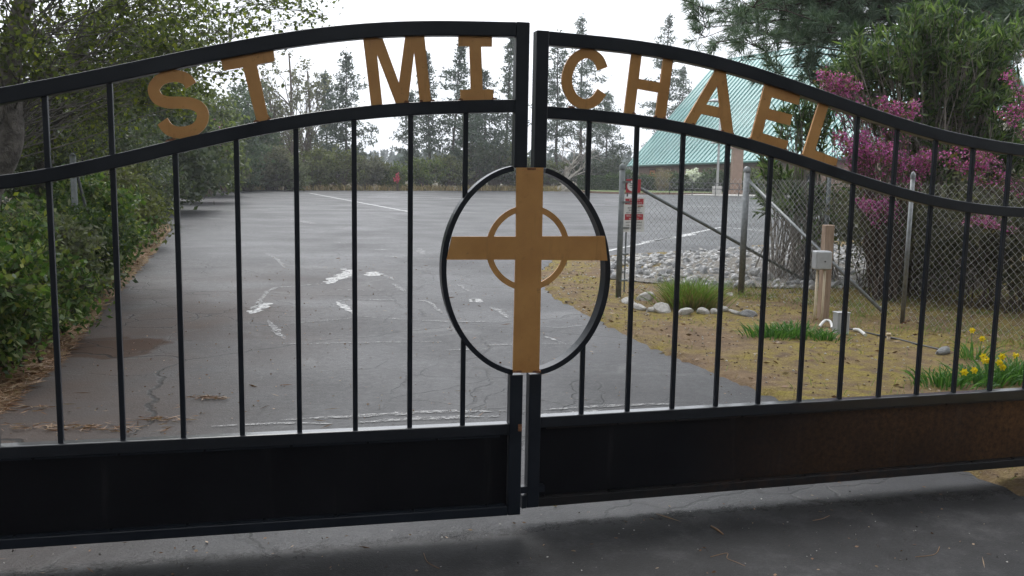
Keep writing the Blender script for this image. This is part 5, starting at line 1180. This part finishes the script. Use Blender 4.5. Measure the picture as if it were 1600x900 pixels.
# litter: fallen needles along the left edge, needles and crumbs on the asphalt, leaves on the verge
def litter():
    rs = np.random.RandomState(71); E = np.array(LEFT_EDGE); n = 5200
    k = rs.randint(3, 8, n); u = rs.uniform(size=n)[:, None]; q = E[k]*(1-u)+E[k+1]*u; off = np.abs(rs.normal(size=n))*.20-.05
    C = np.column_stack([q[:, 0]-off, q[:, 1], np.zeros(n)]); C[:, 2] = np.where(off > 0, zl(C[:, 0], C[:, 1])+.012, .006)
    D_ = np.column_stack([rs.normal(size=(n, 2)), rs.normal(size=n)*.15]); tagit(obj('pine_straw', leaf_mesh('pine_straw', C, .13, .005, rs, D_), M['straw']), 'brown pine straw heaped along the left edge of the drive', 'pine straw', kind='stuff')
    n = 2600; y = rs.uniform(2.6, 16, n); x = rs.uniform(-1, 1, n)*(2.2+.1*y)-.4; ok = in_poly(x, y, LEFT_EDGE+FAR_EDGE+RIGHT_EDGE); x, y = x[ok], y[ok]; n = len(x)
    C = np.column_stack([x, y, np.full(n, .006)]); D_ = np.column_stack([rs.normal(size=(n, 2)), np.zeros(n)]); tagit(obj('fallen_needles', leaf_mesh('fallen_needles', C, np.where(rs.uniform(size=n) < .06, .10, .018), np.where(rs.uniform(size=n) < .5, .004, .009), rs, D_), M['straw']), 'scattered fallen needles and crumbs on the asphalt', 'litter', kind='stuff')
    n = 420; x = rs.uniform(-2.4, 2.6, n); y = rs.uniform(2.8, 4.3, n); C = np.column_stack([x, y, np.full(n, .009)]); D_ = np.column_stack([rs.normal(size=(n, 2)), np.zeros(n)])
    tagit(obj('crumbs', leaf_mesh('crumbs', C, .010, .007, rs, D_), m_leaf('crumb', [(.05, .045, .04), (.22, .2, .18), (.5, .48, .45)], 0.0, .9)), 'tiny pale crumbs scattered on the dark asphalt before the gate', 'litter', kind='stuff')
    C = []
    for px, py, r_ in ((255, 657, .06), (325, 624, .05), (90, 670, .12), (130, 672, .12), (180, 670, .15), (30, 640, .15)):
        g_ = G(px, py); m = 70; C.append(np.column_stack([g_[0]+rs.normal(size=m)*r_*1.6, g_[1]+rs.normal(size=m)*r_*.35, np.full(m, .007)+rs.uniform(0, .012, m)]))
    C = np.concatenate(C); D_ = np.column_stack([rs.normal(size=len(C))*2, rs.normal(size=len(C)), rs.normal(size=len(C))*.1]); tagit(obj('needle_heap', leaf_mesh('needle_heap', C, .07, .005, rs, D_), M['straw']), 'small heaps of wet brown needles on the left of the drive', 'litter', kind='stuff')
    n = 1600; x = rs.uniform(.4, 8, n); y = rs.uniform(3.5, 14, n); ok = ~in_poly(x, y, LEFT_EDGE+FAR_EDGE+RIGHT_EDGE); x, y = x[ok], y[ok]; n = len(x)
    C = np.column_stack([x, y, zr(x, y)+.010]); D_ = np.column_stack([rs.normal(size=(n, 2)), rs.normal(size=n)*.2]); tagit(obj('verge_litter', leaf_mesh('verge_litter', C, .05, .018, rs, D_), M['deadleaf']), 'dead leaves and bits strewn over the right verge', 'litter', kind='stuff')
    n = 900; k = rs.randint(3, 8, n); u = rs.uniform(size=n)[:, None]; q = E[k]*(1-u)+E[k+1]*u; off = np.abs(rs.normal(size=n))*.35
    C = np.column_stack([q[:, 0]-off, q[:, 1], np.zeros(n)]); C[:, 2] = zl(C[:, 0], C[:, 1])+.015; D_ = np.column_stack([rs.normal(size=(n, 2)), rs.normal(size=n)*.2]); tagit(obj('leaf_litter', leaf_mesh('leaf_litter', C, .05, .022, rs, D_), M['deadleaf']), 'dead brown leaves along the left edge of the drive', 'litter', kind='stuff')
    n = 5200; x = rs.uniform(.2, 8, n); y = rs.uniform(3.5, 17, n); ok = ~in_poly(x, y, LEFT_EDGE+FAR_EDGE+RIGHT_EDGE); x, y = x[ok], y[ok]; n = len(x)
    sz = (rs.uniform(.004, .014, n)*np.where(y > 10, 1.5, 1))[:, None, None]; oc = np.array([(1, 0, 0), (-1, 0, 0), (0, 1, 0), (0, -1, 0), (0, 0, .7), (0, 0, -.7)])[None]*rs.uniform(.6, 1.3, (n, 6, 1))
    V = (np.stack([x, y, zr(x, y)+.003], 1)[:, None]+oc*sz).reshape(-1, 3); fc = np.array([(0, 2, 4), (2, 1, 4), (1, 3, 4), (3, 0, 4), (2, 0, 5), (1, 2, 5), (3, 1, 5), (0, 3, 5)])
    tagit(obj('pebbles', np_mesh('pebbles', V, (np.arange(n)[:, None, None]*6+fc[None]).reshape(-1, 3)), m_leaf('pebble', [(.10, .065, .04), (.19, .14, .09), (.34, .31, .27), (.5, .48, .44)], 0.0, .9)), 'small pebbles and clods strewn over the right verge', 'pebbles', kind='stuff')
    tw = [((1118, 826), (1130, 836), .004, 'reddish twig lying on the asphalt below the right gate leaf'), ((945, 765), (958, 778), .002, None)]
    a, b_ = G(1111, 824), G(1130, 837); o = MB().tube([tuple(a[:2])+(.006,), tuple((a+b_)[:2]/2)+(.009,), tuple(b_[:2])+(.006,)], [.004, .0045, .003], 6).build('twig', M['straw']); tagit(o, 'reddish twig lying on the asphalt below the right gate leaf', 'twig')
    for i, (pth, lab) in enumerate([([(662, 866), (668, 880), (686, 890)], 'bent pale pine needle on the asphalt below the left gate leaf'), ([(1110, 872), (1136, 866), (1136, 874), (1150, 880), (1164, 886)], 'forked pale pine needle on the asphalt below the right gate leaf'), ([(1430, 872), (1460, 868), (1468, 856)], 'curved pale pine needle at the lower right of the asphalt'), ([(1270, 815), (1285, 812), (1296, 807)], 'short pale pine needle below the rusty end of the right leaf')]):
        c = catmull([tuple(G(*p)[:2])+(.005,) for p in pth], 5); o = MB().tube(list(c), .0016, 4).build('pine_needle', M['straw']); tagit(o, lab, 'pine needle', 'pine needles on the asphalt')
litter()

# unseen woods and canopy, added around the viewer to shade gate and asphalt
def behind():
    rs = np.random.RandomState(90); C = []
    for (x, y, z, r_, rz_) in [(-8, -8, 5, 4, 4.5), (8, -9, 5, 4, 4.5), (-12, -2, 4.5, 3.5, 4), (12, -3, 4.5, 4, 4), (-13, 3, 4, 3.4, 4), (14, -12, 5, 5, 5), (-14, -12, 5, 5, 5), (-3, -2, 7.2, 3.6, 1.3), (3, -1.5, 7.4, 3.6, 1.3), (0, 1.5, 7.6, 3.4, 1.0), (0, -5, 7.6, 3.8, 1.4), (-5, -16, 3.5, 4, 4), (0, -17, 3.4, 4, 3.8), (5, -16, 3.5, 4, 4), (-4, 2.5, 6.8, 2.8, 1.0), (5, 2.5, 7.2, 2.8, 1.0)]:
        n = 1400; d = norm(rs.normal(size=(n, 3)))*rs.uniform(.3, 1, (n, 1))**.4; C.append(np.array([x, y, z])+d*np.array([r_, r_, rz_]))
    C = np.concatenate(C); o = obj('woodland', leaf_mesh('woodland', C, .6, .36, rs), M['dark']); tagit(o, 'dark leafy woodland on the near side of the gate', 'woodland', kind='stuff')
behind()
# thin damp air: far things fade
hb = MB().box((0, 300, 39), (2400, 1500, 82)); hz_ = hb.build('haze', None); hz_['kind'] = 'stuff'; tagit(hz_, 'thin pale damp air over the whole place', 'haze')
hm = bpy.data.materials.new('haze'); hm.use_nodes = True; nt_ = hm.node_tree; nt_.nodes.remove(nt_.nodes['Principled BSDF'])
pv = nt_.nodes.new('ShaderNodeVolumePrincipled'); pv.inputs['Color'].default_value = (.93, .96, 1, 1); pv.inputs['Density'].default_value = .0009; pv.inputs['Anisotropy'].default_value = .2
nt_.links.new(pv.outputs[0], nt_.nodes['Material Output'].inputs['Volume']); hz_.data.materials.append(hm)
